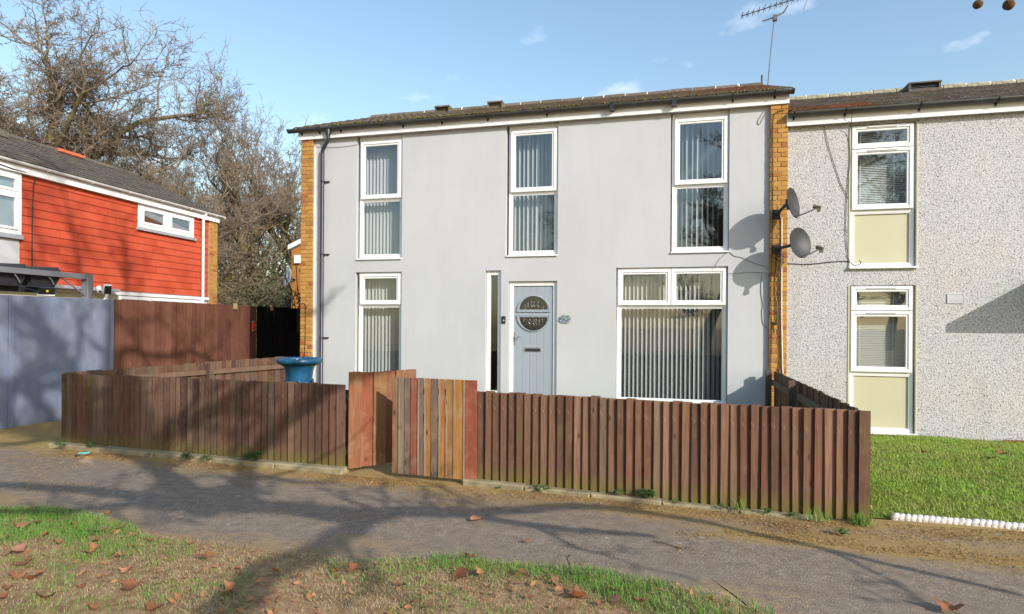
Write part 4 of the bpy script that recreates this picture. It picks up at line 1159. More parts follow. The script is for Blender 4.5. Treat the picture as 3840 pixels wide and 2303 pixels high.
m = MB(); m.box(-1.985, -1.925, 6.065, 6.125, -0.05, 0.985); m.build('post', M['fence'], gb, color=(0.09, 0.05, 0.035))
gp = MB(); gp.box(-3.425, -3.375, 6.19, 6.25, -0.05, 0.95); tag(gp.build('gate_post', M['fence'], color=(0.09, 0.06, 0.045)), 'dark post in the narrow gap between the left fence and the open gate', 'post')

# long tall fence at the left, blue grey then red brown then black
BX = lambda y: -9.85 + (y - 7.18) * 0.0479
bf = thing('tall_fence', 'tall blue grey painted board fence at the left edge', 'fence', (-9.8, 7, 0))
ys = [4.0, 5.1, 6.2, 7.28, 7.36, 8.2, 8.98, 9.06]
for a, b in zip(ys, ys[1:]):
    p0 = Vector((BX(a), a, 0)); p1 = Vector((BX(b), b, 0)); d = p1 - p0
    m = MB(); m.bbox(0.001, d.length - 0.001, -0.012 if b - a < .2 else 0, 0.02, 0.0, 2.055, 0.003)
    m.build('panel', M['blue_fence'], bf, Matrix.Translation(p0) @ Matrix.Rotation(math.atan2(d.y, d.x), 4, 'Z'))
bw_ = thing('tall_fence', 'tall red brown board fence behind the low garden fence', 'fence', (-9.7, 11, 0))
RB = [(0.165, 0.07, 0.045), (0.185, 0.085, 0.055), (0.145, 0.06, 0.041)]
board_run(bw_, (BX(9.07), 9.07), (BX(12.5), 12.5), 27, (0.02, 0.02), (2.06, 2.055), M['back_fence'], RB, t0=0.018, var=.14)
rails(bw_, (BX(9.07), 9.07), (BX(12.8), 12.8), (0.3, 1.1, 1.8), mat=M['back_fence'])
sg_ = thing('side_gate', 'narrow red brown side gate of boards with a red box fixed to it', 'gate', (-9.6, 12.65, 0))
board_run(sg_, (BX(12.515), 12.515), (BX(12.83), 12.83), 4, (0.03, 0.03), (2.05, 2.05), M['back_fence'], RB, t0=0.02, var=.1)
m = MB(); m.tube([(BX(12.5) + .03, 12.5, 1.02), (BX(12.5) + .05, 12.5, 1.07), (BX(12.5) + .03, 12.5, 1.12)], 0.008, 5); m.build('latch', M['black_plastic'], sg_)
rb = thing('warning_box', 'small bright red box with a dark square window on the side gate', 'box', (BX(12.7) + .02, 12.7, 1.55))
m = MB(); m.bbox(-.055, .055, -.05, -.012, 1.47, 1.66, .006); Mb = Matrix.Translation((BX(12.7), 12.7, 0)) @ Matrix.Rotation(R(87.3), 4, 'Z'); m.build('body', M['red_plastic'], rb, Mb)
m = MB(); m.box(-.028, .028, -.054, -.0505, 1.505, 1.555); m.build('window', M['black_plastic'], rb, Mb)
m = MB(); m.box(-.045, .045, -.014, -.010, 1.665, 1.70); m.box(-.045, .045, -.014, -.010, 1.445, 1.468); m.build('backplate', M['steel'], rb, Mb)
kf = thing('tall_fence', 'tall fence with its deep shade painted black beside the left brick pier', 'fence', (-9.5, 15, 0))
g = N('painted_shade'); g.color(g.ramp(g.noise(g.obj((20, 20, 1)), 2, 4), [(0.3, (0.006, 0.005, 0.005)), (0.7, (0.013, 0.011, 0.010))])); g.rough(0.9, 0.1); M['painted_shade'] = g.m
board_run(kf, (BX(12.86), 12.86), (BX(17), 17), 34, (0.0, 0.0), (2.05, 2.03), M['painted_shade'], [(0.01, 0.009, 0.009)], t0=0.016)  # deep shade beside the house is put into the near-black board colour
for y_ in (13.35, 12.1):
    m = MB(); m.box(-.03, .03, -.03, .03, 1.96, 2.1); tag(m.build('fence_clip', M['mortar'], None, Matrix.Translation((BX(y_) + .02, y_, 0))), 'small pale clip on top of the fence painted black as shade' if y_ > 13 else 'small pale clip on top of the red brown fence', 'clip')

# kerb stones under the front fence
def kerb(p0, p1, h0, h1, n, w, label):
    t = thing('kerb', label, 'kerb', (*p0, 0))
    p0 = Vector((*p0, 0)); p1 = Vector((*p1, 0)); d = p1 - p0; ang = math.atan2(d.y, d.x); L = d.length / n
    for i in range(n):
        h = h0 + (h1 - h0) * (i + .5) / n
        m = MB(); m.bbox(0.004, L - 0.004, 0, w, -0.06, h, 0.014); q = p0 + d * i / n
        m.build('kerb_stone', M['kerb'], t, Matrix.Translation(q + Vector((0, 0, random.uniform(-.004, .004)))) @ Matrix.Rotation(ang + random.uniform(-.006, .006), 4, 'Z'))
kerb((-7.84, 6.30), (-3.42, 6.03), 0.062, 0.062, 5, 0.28, 'mossy concrete kerb along the foot of the left fence')
kerb((-2.03, 5.985), (1.30, 5.68), 0.06, 0.018, 5, 0.3, 'sinking concrete kerb along the foot of the right fence')

# urn
u = thing('garden_urn', 'large glossy blue urn with a wide roped rim behind the left fence', 'urn', (-4.98, 7.6, 0))
prof = [(0.0, 0.02), (0.20, 0.02), (0.21, 0.08), (0.12, 0.13), (0.10, 0.2), (0.16, 0.3), (0.20, 0.45), (0.195, 0.6), (0.182, 0.75), (0.178, 0.9), (0.19, 0.98), (0.205, 1.04), (0.255, 1.085), (0.265, 1.09)]
m = MB(); m.lathe(prof, 40, (-4.98, 7.6, 0)); m.build('bowl', M['urn'], u)
m = MB(); n = 64; vv = []; ff = []
for k in range(n):
    a = 2 * math.pi * k / n
    for j in range(8):
        b = 2 * math.pi * j / 8
        rr = 0.028 * (1 + 0.16 * math.sin(a * 26 + b * 1.0))
        vv.append((-4.98 + (0.275 + rr * math.cos(b)) * math.cos(a), 7.6 + (0.275 + rr * math.cos(b)) * math.sin(a), 1.125 + 1.4 * rr * math.sin(b)))
for k in range(n):
    for j in range(8): ff.append((k * 8 + j, ((k + 1) % n) * 8 + j, ((k + 1) % n) * 8 + (j + 1) % 8, k * 8 + (j + 1) % 8))
m.add(vv, ff, True); m.build('rim', M['urn'], u)
m = MB(); m.lathe([(0, 1.06), (0.262, 1.075)], 32, (-4.98, 7.6, 0)); m.build('soil', M['earth'], u)
for k in range(6):
    a0 = 2 * math.pi * k / 6 - 1.2
    m = MB(); pts = []
    for j in range(9):
        t = math.pi * j / 8; da = 0.42 * math.cos(t); z = 0.77 + 0.09 * math.sin(t)
        pts.append((-4.98 + 0.186 * math.cos(a0 + da), 7.6 + 0.186 * math.sin(a0 + da), z))
    m.tube(pts, 0.014, 6)
    m.tube([(-4.98 + 0.188 * math.cos(a0 + q), 7.6 + 0.188 * math.sin(a0 + q), 0.71 + .02 * math.cos(q * 9)) for q in (-.36, -.2, 0, .2, .36)], 0.012, 6)
    m.build('moulding', M['urn'], u)

# rope-twist edging by the lawn
def rope(p0, p1, n, label):
    t = thing('rope_edging', label, 'edging', (*p0, 0), 'white rope edging stones along the lawn')
    p0 = Vector((*p0, 0.028)); p1 = Vector((*p1, 0.024)); d = p1 - p0; ang = math.atan2(d.y, d.x)
    m0 = MB(); m0.lathe([(0.0, -1.0), (0.55, -.8), (0.92, -.4), (1.0, 0), (0.92, .4), (0.55, .8), (0.0, 1.0)], 12)
    base = m0.mesh('twist', Matrix.Diagonal((0.026, 0.030, 0.044, 1))); base.materials.append(M['white_wash'])
    sh_ = Matrix.Rotation(R(0), 4, 'X')
    for i in range(n):
        q = p0 + d * (i + .5) / n
        link('twist', base, None, t, (q.x, q.y, q.z + random.uniform(-.002, .002)), (0, R(48) + random.uniform(-.1, .1), ang + random.uniform(-.05, .05)))
    m = MB(); m.box(0.0, d.length, -0.02, 0.025, -0.05, 0.022); m.build('base', M['white_wash'], t, Matrix.Translation(Vector((p0.x, p0.y, 0))) @ Matrix.Rotation(ang, 4, 'Z'))
rope((1.885, 5.895), (2.46, 5.89), 13, 'white rope twist edging stone nearest the fence corner')
rope((2.475, 5.895), (3.05, 5.86), 13, 'white rope twist edging stone at the right edge of the picture')

# ------------------------------------------------------------------ red house on the left
RA = Vector((-14.15, 10.26, 0)); RB_ = Vector((-14.6, 17.1, 0)); rd = (RB_ - RA); RL = rd.length; rang = math.atan2(rd.y, rd.x)
RM = Matrix.Translation(RA) @ Matrix.Rotation(rang, 4, 'Z')       # local x along the wall (away from us), local -y faces the green
rh = thing('terraced_house', 'house with red painted cladding and a dark tiled roof at the left', 'house', (-14.3, 13, 0))
S0, S1 = 0.50, 6.86        # red area along the wall
# wall body
m = MB(); m.box(-6.0, 7.26, 0.06, 6.0, 0.0, 4.98); m.build('wall', M['upvc_old'], rh, RM)
m = MB(); m.box(6.875, 7.27, -0.02, 0.2, 0.0, 4.98); rp = m.build('brick_pier', M['mortar'], rh, RM)
rbm = MB(); rbm.bbox(0, 0.215, 0, 0.1, 0, 0.065, .004); rbme = rbm.mesh('brick'); rbme.materials.append(M['brick'])
rbm = MB(); rbm.bbox(0, 0.165, 0, 0.1, 0, 0.065, .004); rbme2 = rbm.mesh('brick'); rbme2.materials.append(M['brick'])
z = 2.0; k = 0
while z < 4.93:
    for w0, me in (((0.0, rbme), (0.225, rbme2)) if k % 2 else ((0.0, rbme2), (0.175, rbme))):
        p = RM @ Vector((6.877 + w0, -0.03, z)); link('brick', me, None, rp, p, (0, 0, rang))
    z += 0.075; k += 1
# cladding boards in rows, each row of a few lengths
row = 0.196; z = 2.50; k = 0
def rboard(x0, x1, z, h):
    m = MB()
    m.add([(x0, 0.012, z), (x1, 0.012, z), (x1, 0.036, z + h), (x0, 0.036, z + h), (x0, 0.05, z), (x1, 0.05, z), (x1, 0.05, z + h), (x0, 0.05, z + h)],
          [(0, 1, 2, 3), (5, 4, 7, 6), (4, 5, 1, 0), (3, 2, 6, 7), (4, 0, 3, 7), (1, 5, 6, 2)])
    m.build('cladding_board', M['red_clad'], rh, RM)
while z < 4.96:
    cuts = [S0] + [S0 + (S1 - S0) * (i + (0.5 if k % 2 else 0.0) + random.uniform(-.06, .06)) / 13 for i in range(1, 13)] + [S1]
    h = min(row + 0.012, 4.985 - z)
    for a, b in zip(cuts, cuts[1:]):
        segs = [(a, b)]
        if z + h > 4.33:                       # leave the small window out
            segs = []
            if a < 3.90: segs.append((a, min(b, 3.90)))
            if b > 6.16: segs.append((max(a, 6.16), b))
        for p, q in segs:
            if q - p > 0.02: rboard(p + 0.0012, q - 0.0012, z, h)
    z += row; k += 1
# small double casement high on the red wall
m = MB(); m.frame(3.90, 6.16, 4.33, 4.985, 0.10, -0.005, 0.06); m.bbox(4.94, 5.10, -0.004, 0.058, 4.43, 4.885)
w_ = m.build('window', M['upvc'], rh, RM)
for a, b in ((4.02, 4.93), (5.11, 6.05)):
    p = MB(); p.frame(a, b, 4.43, 4.90, 0.075, -0.022, 0.03); p.build('casement', M['upvc'], w_, RM)
    p = MB(); p.quad((a + .07, .01, 4.50), (b - .07, .01, 4.50), (b - .07, .01, 4.83), (a + .07, .01, 4.83)); p.build('pane', M['sky_glass'], w_, RM)
    p = MB(); p.box(a + .06, b - .06, 0.055, 0.0585, 4.49, 4.84); p.build('dark_backing', M['dark_inside'], w_, RM)
p = MB(); p.box(3.84, 6.22, -0.06, 0.05, 4.245, 4.325); p.build('sill', M['slate_sill'], w_, RM)
# big window cut by the picture edge
m = MB(); m.frame(-0.9, 0.49, 3.60, 4.985, 0.09, -0.02, 0.055); m.bbox(-0.81, 0.40, -0.022, 0.05, 4.47, 4.56); w_ = m.build('window', M['upvc'], rh, RM)
for z0, z1 in ((3.70, 4.47), (4.56, 4.89)):
    p = MB(); p.frame(-0.80, 0.395, z0, z1, 0.06, -0.04, 0.02); p.build('casement', M['upvc'], w_, RM)
    p = MB(); p.quad((-0.75, .002, z0 + .05), (.345, .002, z0 + .05), (.345, .002, z1 - .05), (-.75, .002, z1 - .05)); p.build('pane', M['sky_glass'], w_, RM)
    v = MB()
    for i in range(9): v.box(-0.70 + i * .055, -0.66 + i * .055, 0.04 + .01 * (i % 2), 0.05 + .01 * (i % 2), z0 + .05, z1 - .05)
    v.box(-0.75, 0.35, 0.056, 0.0585, z0 + .05, z1 - .05)
    v.build('curtain', M['net'], w_, RM)
p = MB(); p.box(-0.95, 0.50, -0.06, 0.05, 3.50, 3.595); p.build('sill', M['slate_sill'], w_, RM)
p = MB(); p.box(-0.95, 0.47, 0.03, 0.058, 2.5, 3.49); p.build('render_panel', M['render'], rh, RM)
# ground floor strip: white panels and glazing just over the fence
p = MB(); p.bbox(-3, 6.87, -0.03, 0.055, 2.38, 2.47); p.build('trim_board', M['upvc'], rh, RM)
m = MB(); m.frame(3.2, 6.6, 0.9, 2.36, 0.09, -0.02, 0.055)
for x in (4.3, 5.5): m.bbox(x, x + .08, -0.022, 0.05, 0.99, 2.27)
w_ = m.build('window', M['upvc'], rh, RM)
for a, b in ((3.29, 4.3), (4.38, 5.5), (5.58, 6.51)):
    p = MB(); p.box(a, b, 0.01, 0.014, 0.99, 2.27); p.build('pane', M['glass'], w_, RM)
    p = MB(); p.box(a, b, 0.03, 0.035, 0.99, 2.27); p.build('backing', M['dark_inside'], w_, RM)
p = MB(); p.box(-3, 3.1, -0.012, 0.055, 0.2, 2.37); p.build('infill_panel', M['cream'], rh, RM)
p = MB(); p.bbox(-2.5, 2.95, -0.32, -0.02, 2.44, 2.52, .01); p.build('canopy_board', M['slate_sill'], rh, RM)
# eaves
p = MB(); p.box(-6, 7.30, -0.09, -0.07, 4.99, 5.16); p.build('fascia', M['upvc'], rh, RM)
p = MB(); p.box(-6, 7.28, -0.069, 0.2, 4.985, 5.0); p.build('soffit', M['upvc_old'], rh, RM)
gm_ = MB()
n = 9; v = []
for x in (-6, 7.42):
    for k in range(n):
        a = math.pi + math.pi * k / (n - 1); v.append((x, -0.155 + .06 * math.cos(a), 5.215 + .06 * math.sin(a)))
gm_.add(v, [(k, k + 1, n + k + 1, n + k) for k in range(n - 1)], True)
gm_.box(7.41, 7.43, -0.215, -0.095, 5.15, 5.215)
gt = gm_.build('gutter', M['upvc_old'], rh, RM)
for x in (-.2, 1.0, 2.2, 3.4, 4.6, 5.8, 7.0):
    p = MB(); p.tube([(x, -0.155 + .064 * math.cos(a), 5.215 + .064 * math.sin(a)) for a in [math.pi + math.pi * k / 6 for k in range(7)]], .008, 4); p.build('bracket', M['upvc'], gt, RM)
p = MB(); p.tube([(6.52, -0.155, 5.17), (6.52, -0.12, 5.05), (6.52, -0.06, 4.95), (6.52, -0.06, 0.1)], 0.045, 10); p.build('downpipe', M['upvc'], rh, RM)
p = MB(); p.box(7.26, 7.30, -0.09, 0.3, 4.99, 5.18); p.box(7.25, 7.29, -.05, 3.0, 4.985, 5.2); p.build('verge_board', M['upvc'], rh, RM)
# roof
def parent_red(x, r_, nrow): return False
rdk, big = roof_plane(rh, -6.0, 7.38, -0.17, 5.215, 3.0, 6.63, 0.33, 0.30, [M['tile_dark']], single=False)
rdk.data.transform(RM)
bme = big.mesh('tiles', RM); bt = link('tiles', bme, M['tile_dark'], rdk, kind='stuff')
t_ = MB(); t_.bbox(-.22, .22, -.13, .13, -.05, .05, .02); tme = t_.mesh('ridge_tile')
for i in range(29):
    p = RM @ Vector((-5.8 + i * .455, 3.0, 6.66)); o = link('ridge_tile', tme, None, rh, p, (0, 0, rang))
    if i == 0: tme.materials.append(M['tile_dark'])
t2 = tme.copy(); t2.materials.clear(); t2.materials.append(M['terracotta'])
for i in range(2):
    p = RM @ Vector((4.3 + i * .45, 2.96, 6.685)); link('ridge_tile', t2, None, rh, p, (0, 0, rang), label='bright orange replacement ridge tile')
p = MB(); p.box(1.6, 2.3, 2.5, 2.75, 6.47, 6.63); p.build('roof_vent', M['tile_dark'], rh, RM)
cable([RM @ Vector((-.6, -.1, 5.12)), RM @ Vector((.2, -.1, 5.03)), RM @ Vector((.74, -.06, 5.0)), RM @ Vector((.76, -.02, 4.7)), RM @ Vector((.74, -.02, 3.6)), RM @ Vector((.75, -.02, 2.5))], .012, M['cable_black'], 'black cable running down the red cladding from the gutter')

# pergola with folded canopy in front of the red house
PO = Vector((-10.53, 9.21, 0)); pd = (Vector((-14.6, 17.1, 0)) - Vector((-14.15, 10.26, 0))).normalized()
PM = Matrix.Translation(PO) @ Matrix.Rotation(math.atan2(pd.y, pd.x), 4, 'Z')       # local x goes away from us, beam runs towards -x
pg = thing('pergola', 'grey metal pergola with a folded charcoal canopy above the blue grey fence', 'pergola', (-10.5, 9.0, 0))
m = MB(); m.bbox(-0.06, 0.07, -0.06, 0.07, 0.0, 2.545, .004); m.build('post', M['pergola'], pg, PM)
m = MB(); m.bbox(-5.0, -0.062, -0.05, 0.05, 2.44, 2.535, .004); m.build('beam', M['pergola'], pg, PM)
m = MB(); m.tube([(-.02, .0, 2.12), (-.56, .0, 2.45)], .014, 6); m.build('brace', M['pergola'], pg, PM)
m = MB(); m.box(-5.0, -.35, 0.4, 0.5, 2.16, 2.26); m.build('back_beam', M['black_plastic'], pg, PM)
for i in range(7):
    x = -0.50 - i * 0.62
    m = MB()
    m.add([(x, .03, 2.50), (x - .05, .06, 2.62), (x - .55, .06, 2.56), (x - .60, .03, 2.5), (x - .1, .1, 2.24), (x - .5, .1, 2.24),
           (x, .9, 2.55), (x - .05, .9, 2.66), (x - .55, .9, 2.60), (x - .6, .9, 2.5), (x - .1, .9, 2.28), (x - .5, .9, 2.28)],
          [(0, 1, 2, 3), (0, 3, 5, 4), (0, 6, 7, 1), (1, 7, 8, 2), (2, 8, 9, 3), (0, 4, 10, 6), (4, 5, 11, 10), (3, 9, 11, 5), (6, 10, 11, 9, 8, 7)])
    m.build('canopy_fold', M['canopy'], pg, PM)
    m = MB(); m.tube([(x - .30, -.01, 2.43), (x - .25, -.01, 2.39), (x - .19, 0, 2.30)], .012, 5); m.build('strut', M['pergola'], pg, PM)

def floodlight(P, label, face, amber=True):
    t = thing('floodlight', label, 'light', P)
    Mx = Matrix.Translation(P) @ Matrix.Rotation(face, 4, 'Z') @ Matrix.Rotation(R(22), 4, 'X')
    if amber:
        m = MB(); m.bbox(-.11, .11, -.02, .02, -.06, .06, .006); m.build('body', M['black_plastic'], t, Mx)
        m = MB(); m.lathe([(0, .002), (.018, .002), (.02, 0)], 10, (0.0, -.0215, .0), Matrix.Rotation(R(90), 3, 'X')); m.build('chip', M['amber'], t, Mx)
        m = MB(); m.bbox(-.12, .12, -.015, .03, -.085, -.062, .004); m.build('visor', M['white_plastic'], t, Mx)
        m = MB(); m.tube([(-.1, .01, -.04), (-.2, .03, .0), (-.30, .03, .01)], .012, 5); m.box(-.36, -.29, 0, .06, -.04, .05); m.build('mount', M['dish_bracket'], t, Mx)
    else:
        m = MB(); m.tube([(-.12, -.05, -.02), (-.12, .06, .01)], .045, 12); m.build('camera_body', M['white_plastic'], t, Mx)
        m = MB(); m.lathe([(0, .002), (.026, .002), (.028, 0)], 10, (-.12, -.052, -.02), Matrix.Rotation(R(78), 3, 'X')); m.build('lens', M['black_plastic'], t, Mx)
        m = MB(); m.bbox(-.05, .06, -.03, -.01, -.08, .075, .01); m.build('panel', M['black_plastic'], t, Mx)
        m = MB(); m.bbox(-.06, .07, -.009, .03, -.09, .085, .006); m.tube([(0, .0, -.08), (0, .02, -.2)], .03, 8); m.tube([(0, 0, -.17), (-.09, -.02, -.22)], .02, 6); m.build('bracket', M['white_plastic'], t, Mx)
    return t
floodlight((BX(7.9) - .05, 7.9, 2.155), 'black floodlight with a yellow chip standing on the blue grey fence', R(70))
floodlight((BX(8.95) - .02, 8.95, 2.235), 'white security camera with a black solar panel at the end of the blue grey fence', R(60), False)

# gable of a further house showing behind the left pier
fg = thing('distant_house', 'yellow brick gable with a white verge just visible behind the left pier', 'house', (-12, 20, 0))
m = MB(); gx0 = -13.45
m.add([(gx0, 20, 0), (-8, 20, 0), (-8, 20, 6.6), (gx0, 20, 4.35), (gx0, 26, 0), (gx0, 26, 4.35)], [(0, 1, 2, 3), (4, 0, 3, 5)]); m.build('gable_wall', M['brick'], fg)
m = MB(); m.add([(gx0 - .1, 19.9, 4.36), (-8, 19.9, 6.66), (-8, 19.9, 6.86), (gx0 - .1, 19.9, 4.53), (gx0 - .1, 20.1, 4.36), (-8, 20.1, 6.66), (-8, 20.1, 6.86), (gx0 - .1, 20.1, 4.53)], [(0, 1, 2, 3), (3, 2, 6, 7), (0, 4, 5, 1), (0, 3, 7, 4)]); m.build('verge_board', M['upvc'], fg)
m = MB(); m.bbox(-13.3, -13.05, 19.9, 19.998, 3.85, 4.15, .01); tag(m.build('alarm_box', M['white_plastic']), 'small white alarm box on the distant brick gable', 'alarm box')
t = thing('satellite_dish', 'pale blue satellite dish on the distant gable behind bare stems', 'satellite dish', (-13.35, 19.6, 3.35))
m = MB(); m.lathe([(0, -.05), (.2, -.03), (.34, .02), (.34, .01), (.2, -.045), (0, -.06)], 22, (-13.35, 19.6, 3.3), Matrix.Rotation(R(-35), 3, 'Z') @ Matrix.Rotation(R(78), 3, 'X')); m.build('reflector', M['dish_pale'], t)
m = MB(); m.tube([(-13.35, 19.65, 3.3), (-13.3, 20, 3.25)], .03, 6); m.build('bracket', M['dish_bracket'], t)

# ------------------------------------------------------------------ trees
def skeleton(seed, height, trunk_r, spread, levels=5, upright=0.3, first=0.25, limbs=11, lean=(0, 0), density=1.0, gnarl=0.22, reach=0.5, rmin=0.006, seg=None, stack=None):
    rnd = random.Random(seed); seg = [] if seg is None else seg
    G = rnd.gauss; U = rnd.uniform
    def nrm(v):
        l = math.sqrt(v[0] ** 2 + v[1] ** 2 + v[2] ** 2) or 1; return (v[0] / l, v[1] / l, v[2] / l)
    if stack is None: stack = [((0, 0, 0), nrm((lean[0], lean[1], 1)), height * 0.52, trunk_r, 0)]
    while stack:
        p, d, L, r, lv = stack.pop()
        ns = (8, 7, 6, 5, 4, 3)[min(lv, 5)]
        nchild = (limbs, 7, 7, 6, 4, 0)[min(lv, 5)]
        if lv >= levels: nchild = 0
        nchild = max(0, int(round(nchild * (density if lv > 0 else 1) * U(.85, 1.2))))
        start = first if lv == 0 else 0.2
        marks = sorted(U(start, 1.0) for _ in range(nchild))
        mi = 0; sl = L / ns; tp = 0.5 if lv == 0 else 0.6
        for i in range(ns):
            t0, t1 = i / ns, (i + 1) / ns
            g_ = gnarl * (0.4 if lv == 0 else 1.0 if lv < 3 else 1.3)
            d2 = nrm((d[0] + G(0, g_), d[1] + G(0, g_), d[2] + G(0, g_ * .8) + (upright * 0.16 if lv else 0.05)))
            q = (p[0] + d2[0] * sl, p[1] + d2[1] * sl, p[2] + d2[2] * sl)
            ra = r * (1 - tp * t0); rb = r * (1 - tp * t1)
            seg.append((*p, max(ra, rmin * .8), *q, max(rb, rmin * .6), lv))
            while mi < len(marks) and marks[mi] < t1:
                f_ = (marks[mi] - t0) / (t1 - t0)
                c = (p[0] + (q[0] - p[0]) * f_, p[1] + (q[1] - p[1]) * f_, p[2] + (q[2] - p[2]) * f_)
                an = U(0, 2 * math.pi)
                ax = (math.cos(an), math.sin(an), U(-.3, .5)) if lv else (math.cos(an), math.sin(an), U(.1, .4))
                k = spread if lv == 0 else U(.6, 1.1)
                cd = nrm((d2[0] * .55 + ax[0] * k, d2[1] * .55 + ax[1] * k, d2[2] * .55 + ax[2] * k + upright * .35))
                rr = r * (1 - tp * marks[mi])
                cl = height * reach * U(.55, 1.0) * (1.15 - .45 * marks[mi]) if lv == 0 else L * U(.36, .62) * (1 - .3 * marks[mi])
                stack.append((c, cd, max(cl, .15), max(rr * U(.50, .72), rmin), lv + 1))
                mi += 1
            p, d = q, d2
        # the leader forks instead of stopping short
        if lv < levels:
            for _ in range(3 if lv == 0 else 2):
                an = U(0, 2 * math.pi); k = .45 if lv else .55 * spread
                cd = nrm((d[0] + math.cos(an) * k, d[1] + math.sin(an) * k, d[2] + U(-.1, .3) + upright * .2))
                stack.append((p, cd, (height * reach * U(.6, .9)) if lv == 0 else L * U(.4, .6), max(r * (1 - tp) * U(.75, .95), rmin), lv + 1))
    return np.array(seg)
def tubes(S, n, flare=None):
    """vectorised frusta for an array of segments"""
    A = S[:, 0:3]; B = S[:, 4:7]; ra = S[:, 3]; rb = S[:, 7]
    d = B - A; d /= np.maximum(np.linalg.norm(d, axis=1, keepdims=True), 1e-9)
    h = np.where(np.abs(d[:, 2:3]) < .9, np.array([[0, 0, 1.]]), np.array([[1., 0, 0]]))
    u = np.cross(d, h); u /= np.linalg.norm(u, axis=1, keepdims=True); w = np.cross(d, u)
    B = B + d * (rb[:, None] * .4)
    an = np.arange(n) * 2 * math.pi / n
    ring = u[:, None, :] * np.cos(an)[None, :, None] + w[:, None, :] * np.sin(an)[None, :, None]
    V = np.concatenate([A[:, None, :] + ring * ra[:, None, None], B[:, None, :] + ring * rb[:, None, None]], axis=1)
    m = len(S); base = (np.arange(m) * 2 * n)[:, None]
    k = np.arange(n); k2 = (k + 1) % n
    F = np.stack([base + k, base + n + k, base + n + k2, base + k2], axis=2).reshape(-1, 4)
    return V.reshape(-1, 3), F
def tree_meshes(name, S):
    big = S[S[:, 8] <= 1]; small = S[S[:, 8] >= 2]
    V, F = tubes(big, 8); tm = np_mesh(name + '_trunk', V, F, True)
    V, F = tubes(small[small[:, 8] <= 3], 4)
    V2, F2 = tubes(small[small[:, 8] > 3], 3)
    cm = np_mesh(name + '_crown', np.concatenate([V, V2]), np.concatenate([F, F2 + len(V)]), False) if False else None
    # mixed quads only, so both sets share one array
    F2 = F2 + len(V)
    cm = np_mesh(name + '_crown', np.concatenate([V, V2]), np.concatenate([F, F2]), True)
    return tm, cm
def plant_tree(name, meshes, loc, rot, scale, label, mats, group=None, cat='tree', sz=1.0):
    t = thing(name, label, cat, loc, group)
    for nm, me, mt in (('trunk', meshes[0], mats[0]), ('crown', meshes[1], mats[1])):
        if len(me.materials) == 0: me.materials.append(None)
        o = bpy.data.objects.new(nm, me); COL.objects.link(o); o.parent = t
        o.rotation_euler = (0, 0, rot); o.scale = (scale, scale, scale * sz)
        o.material_slots[0].link = 'OBJECT'; o.material_slots[0].material = mt
    return t
T_OAK = tree_meshes('oak', skeleton(11, 15, .40, 1.2, 5, .22, .3, 9, density=.92, gnarl=.30, reach=.52, rmin=.010))
T_OAK2 = tree_meshes('oak_b', skeleton(23, 15, .34, 1.0, 5, .32, .3, 9, density=.80, gnarl=.29, reach=.5, rmin=.010))
T_VASE = tree_meshes('vase', skeleton(5, 14, .32, .62, 5, .75, .25, 9, density=.64, gnarl=.26, reach=.5, rmin=.013))
T_VASE2 = tree_meshes('vase_b', skeleton(41, 14, .29, .72, 5, .6, .3, 9, density=.62, gnarl=.27, reach=.48, rmin=.013))
FWD = Vector((-math.sin(YAW), math.cos(YAW), 0)); RGT = Vector((math.cos(YAW), math.sin(YAW), 0))
def back(lat, dist):                       # a spot in the wood behind: metres right of and metres ahead of the viewpoint
    return tuple(RGT * lat + FWD * dist)
wood = 'bare trees in the wood behind the houses'
OA = (M['bark'], M['twig']); OB = (M['bark_dark'], M['twig_pale']); OC = (M['bark'], M['twig'])
plant_tree('bare_tree', T_OAK, back(-24.8, 27.0), .6, 1.15, 'large gnarled bare tree towering over the left end of the red house roof', OA, wood)
plant_tree('bare_tree', T_OAK2, back(-18.0, 31), 2.1, .70, 'spreading bare tree leaning right above the orange ridge tiles', OA, wood)
plant_tree('bare_tree', T_VASE, back(-16.6, 34), .3, .86, 'upright bare tree with a rounded crown halfway between the two roofs', OC, wood)
plant_tree('bare_tree', T_VASE2, back(-13.2, 38), 1.2, .98, 'slender bare tree closest to the white house, half hidden by its pier', OC, wood)
plant_tree('bare_tree', T_VASE2, back(-19.6, 36), 3.9, .72, 'narrow bare tree behind the middle of the red house roof', OB, wood)
plant_tree('bare_tree', T_OAK2, back(-26.5, 36), 4.4, 1.1, 'bare tree at the far left edge behind the big gnarled tree', OB, wood)
plant_tree('bare_tree', T_OAK, back(-23.5, 42), 3.0, .95, 'dense brown bare tree behind the left part of the red roof', OB, wood)
plant_tree('bare_tree', T_VASE, back(-17.2, 43), 2.6, .72, 'tall thin bare tree deeper in the wood left of the upright tree', OB, wood)
plant_tree('bare_tree', T_OAK2, back(-15.2, 46), 1.1, .62, 'low bushy bare tree in the gap beside the white house', OC, wood)
plant_tree('bare_tree', T_OAK2, back(-20.4, 33), 4.0, .80, 'mid sized bare tree just right of the biggest gnarled tree', OA, wood)
plant_tree('bare_tree', T_OAK, back(-30.5, 31), 2.4, 1.12, 'heavy bare tree cut by the left edge of the picture', OA, wood)
plant_tree('bare_tree', T_VASE2, back(-31, 44), 0.2, 1.0, 'bare tree showing through the branches at the far left', OB, wood)

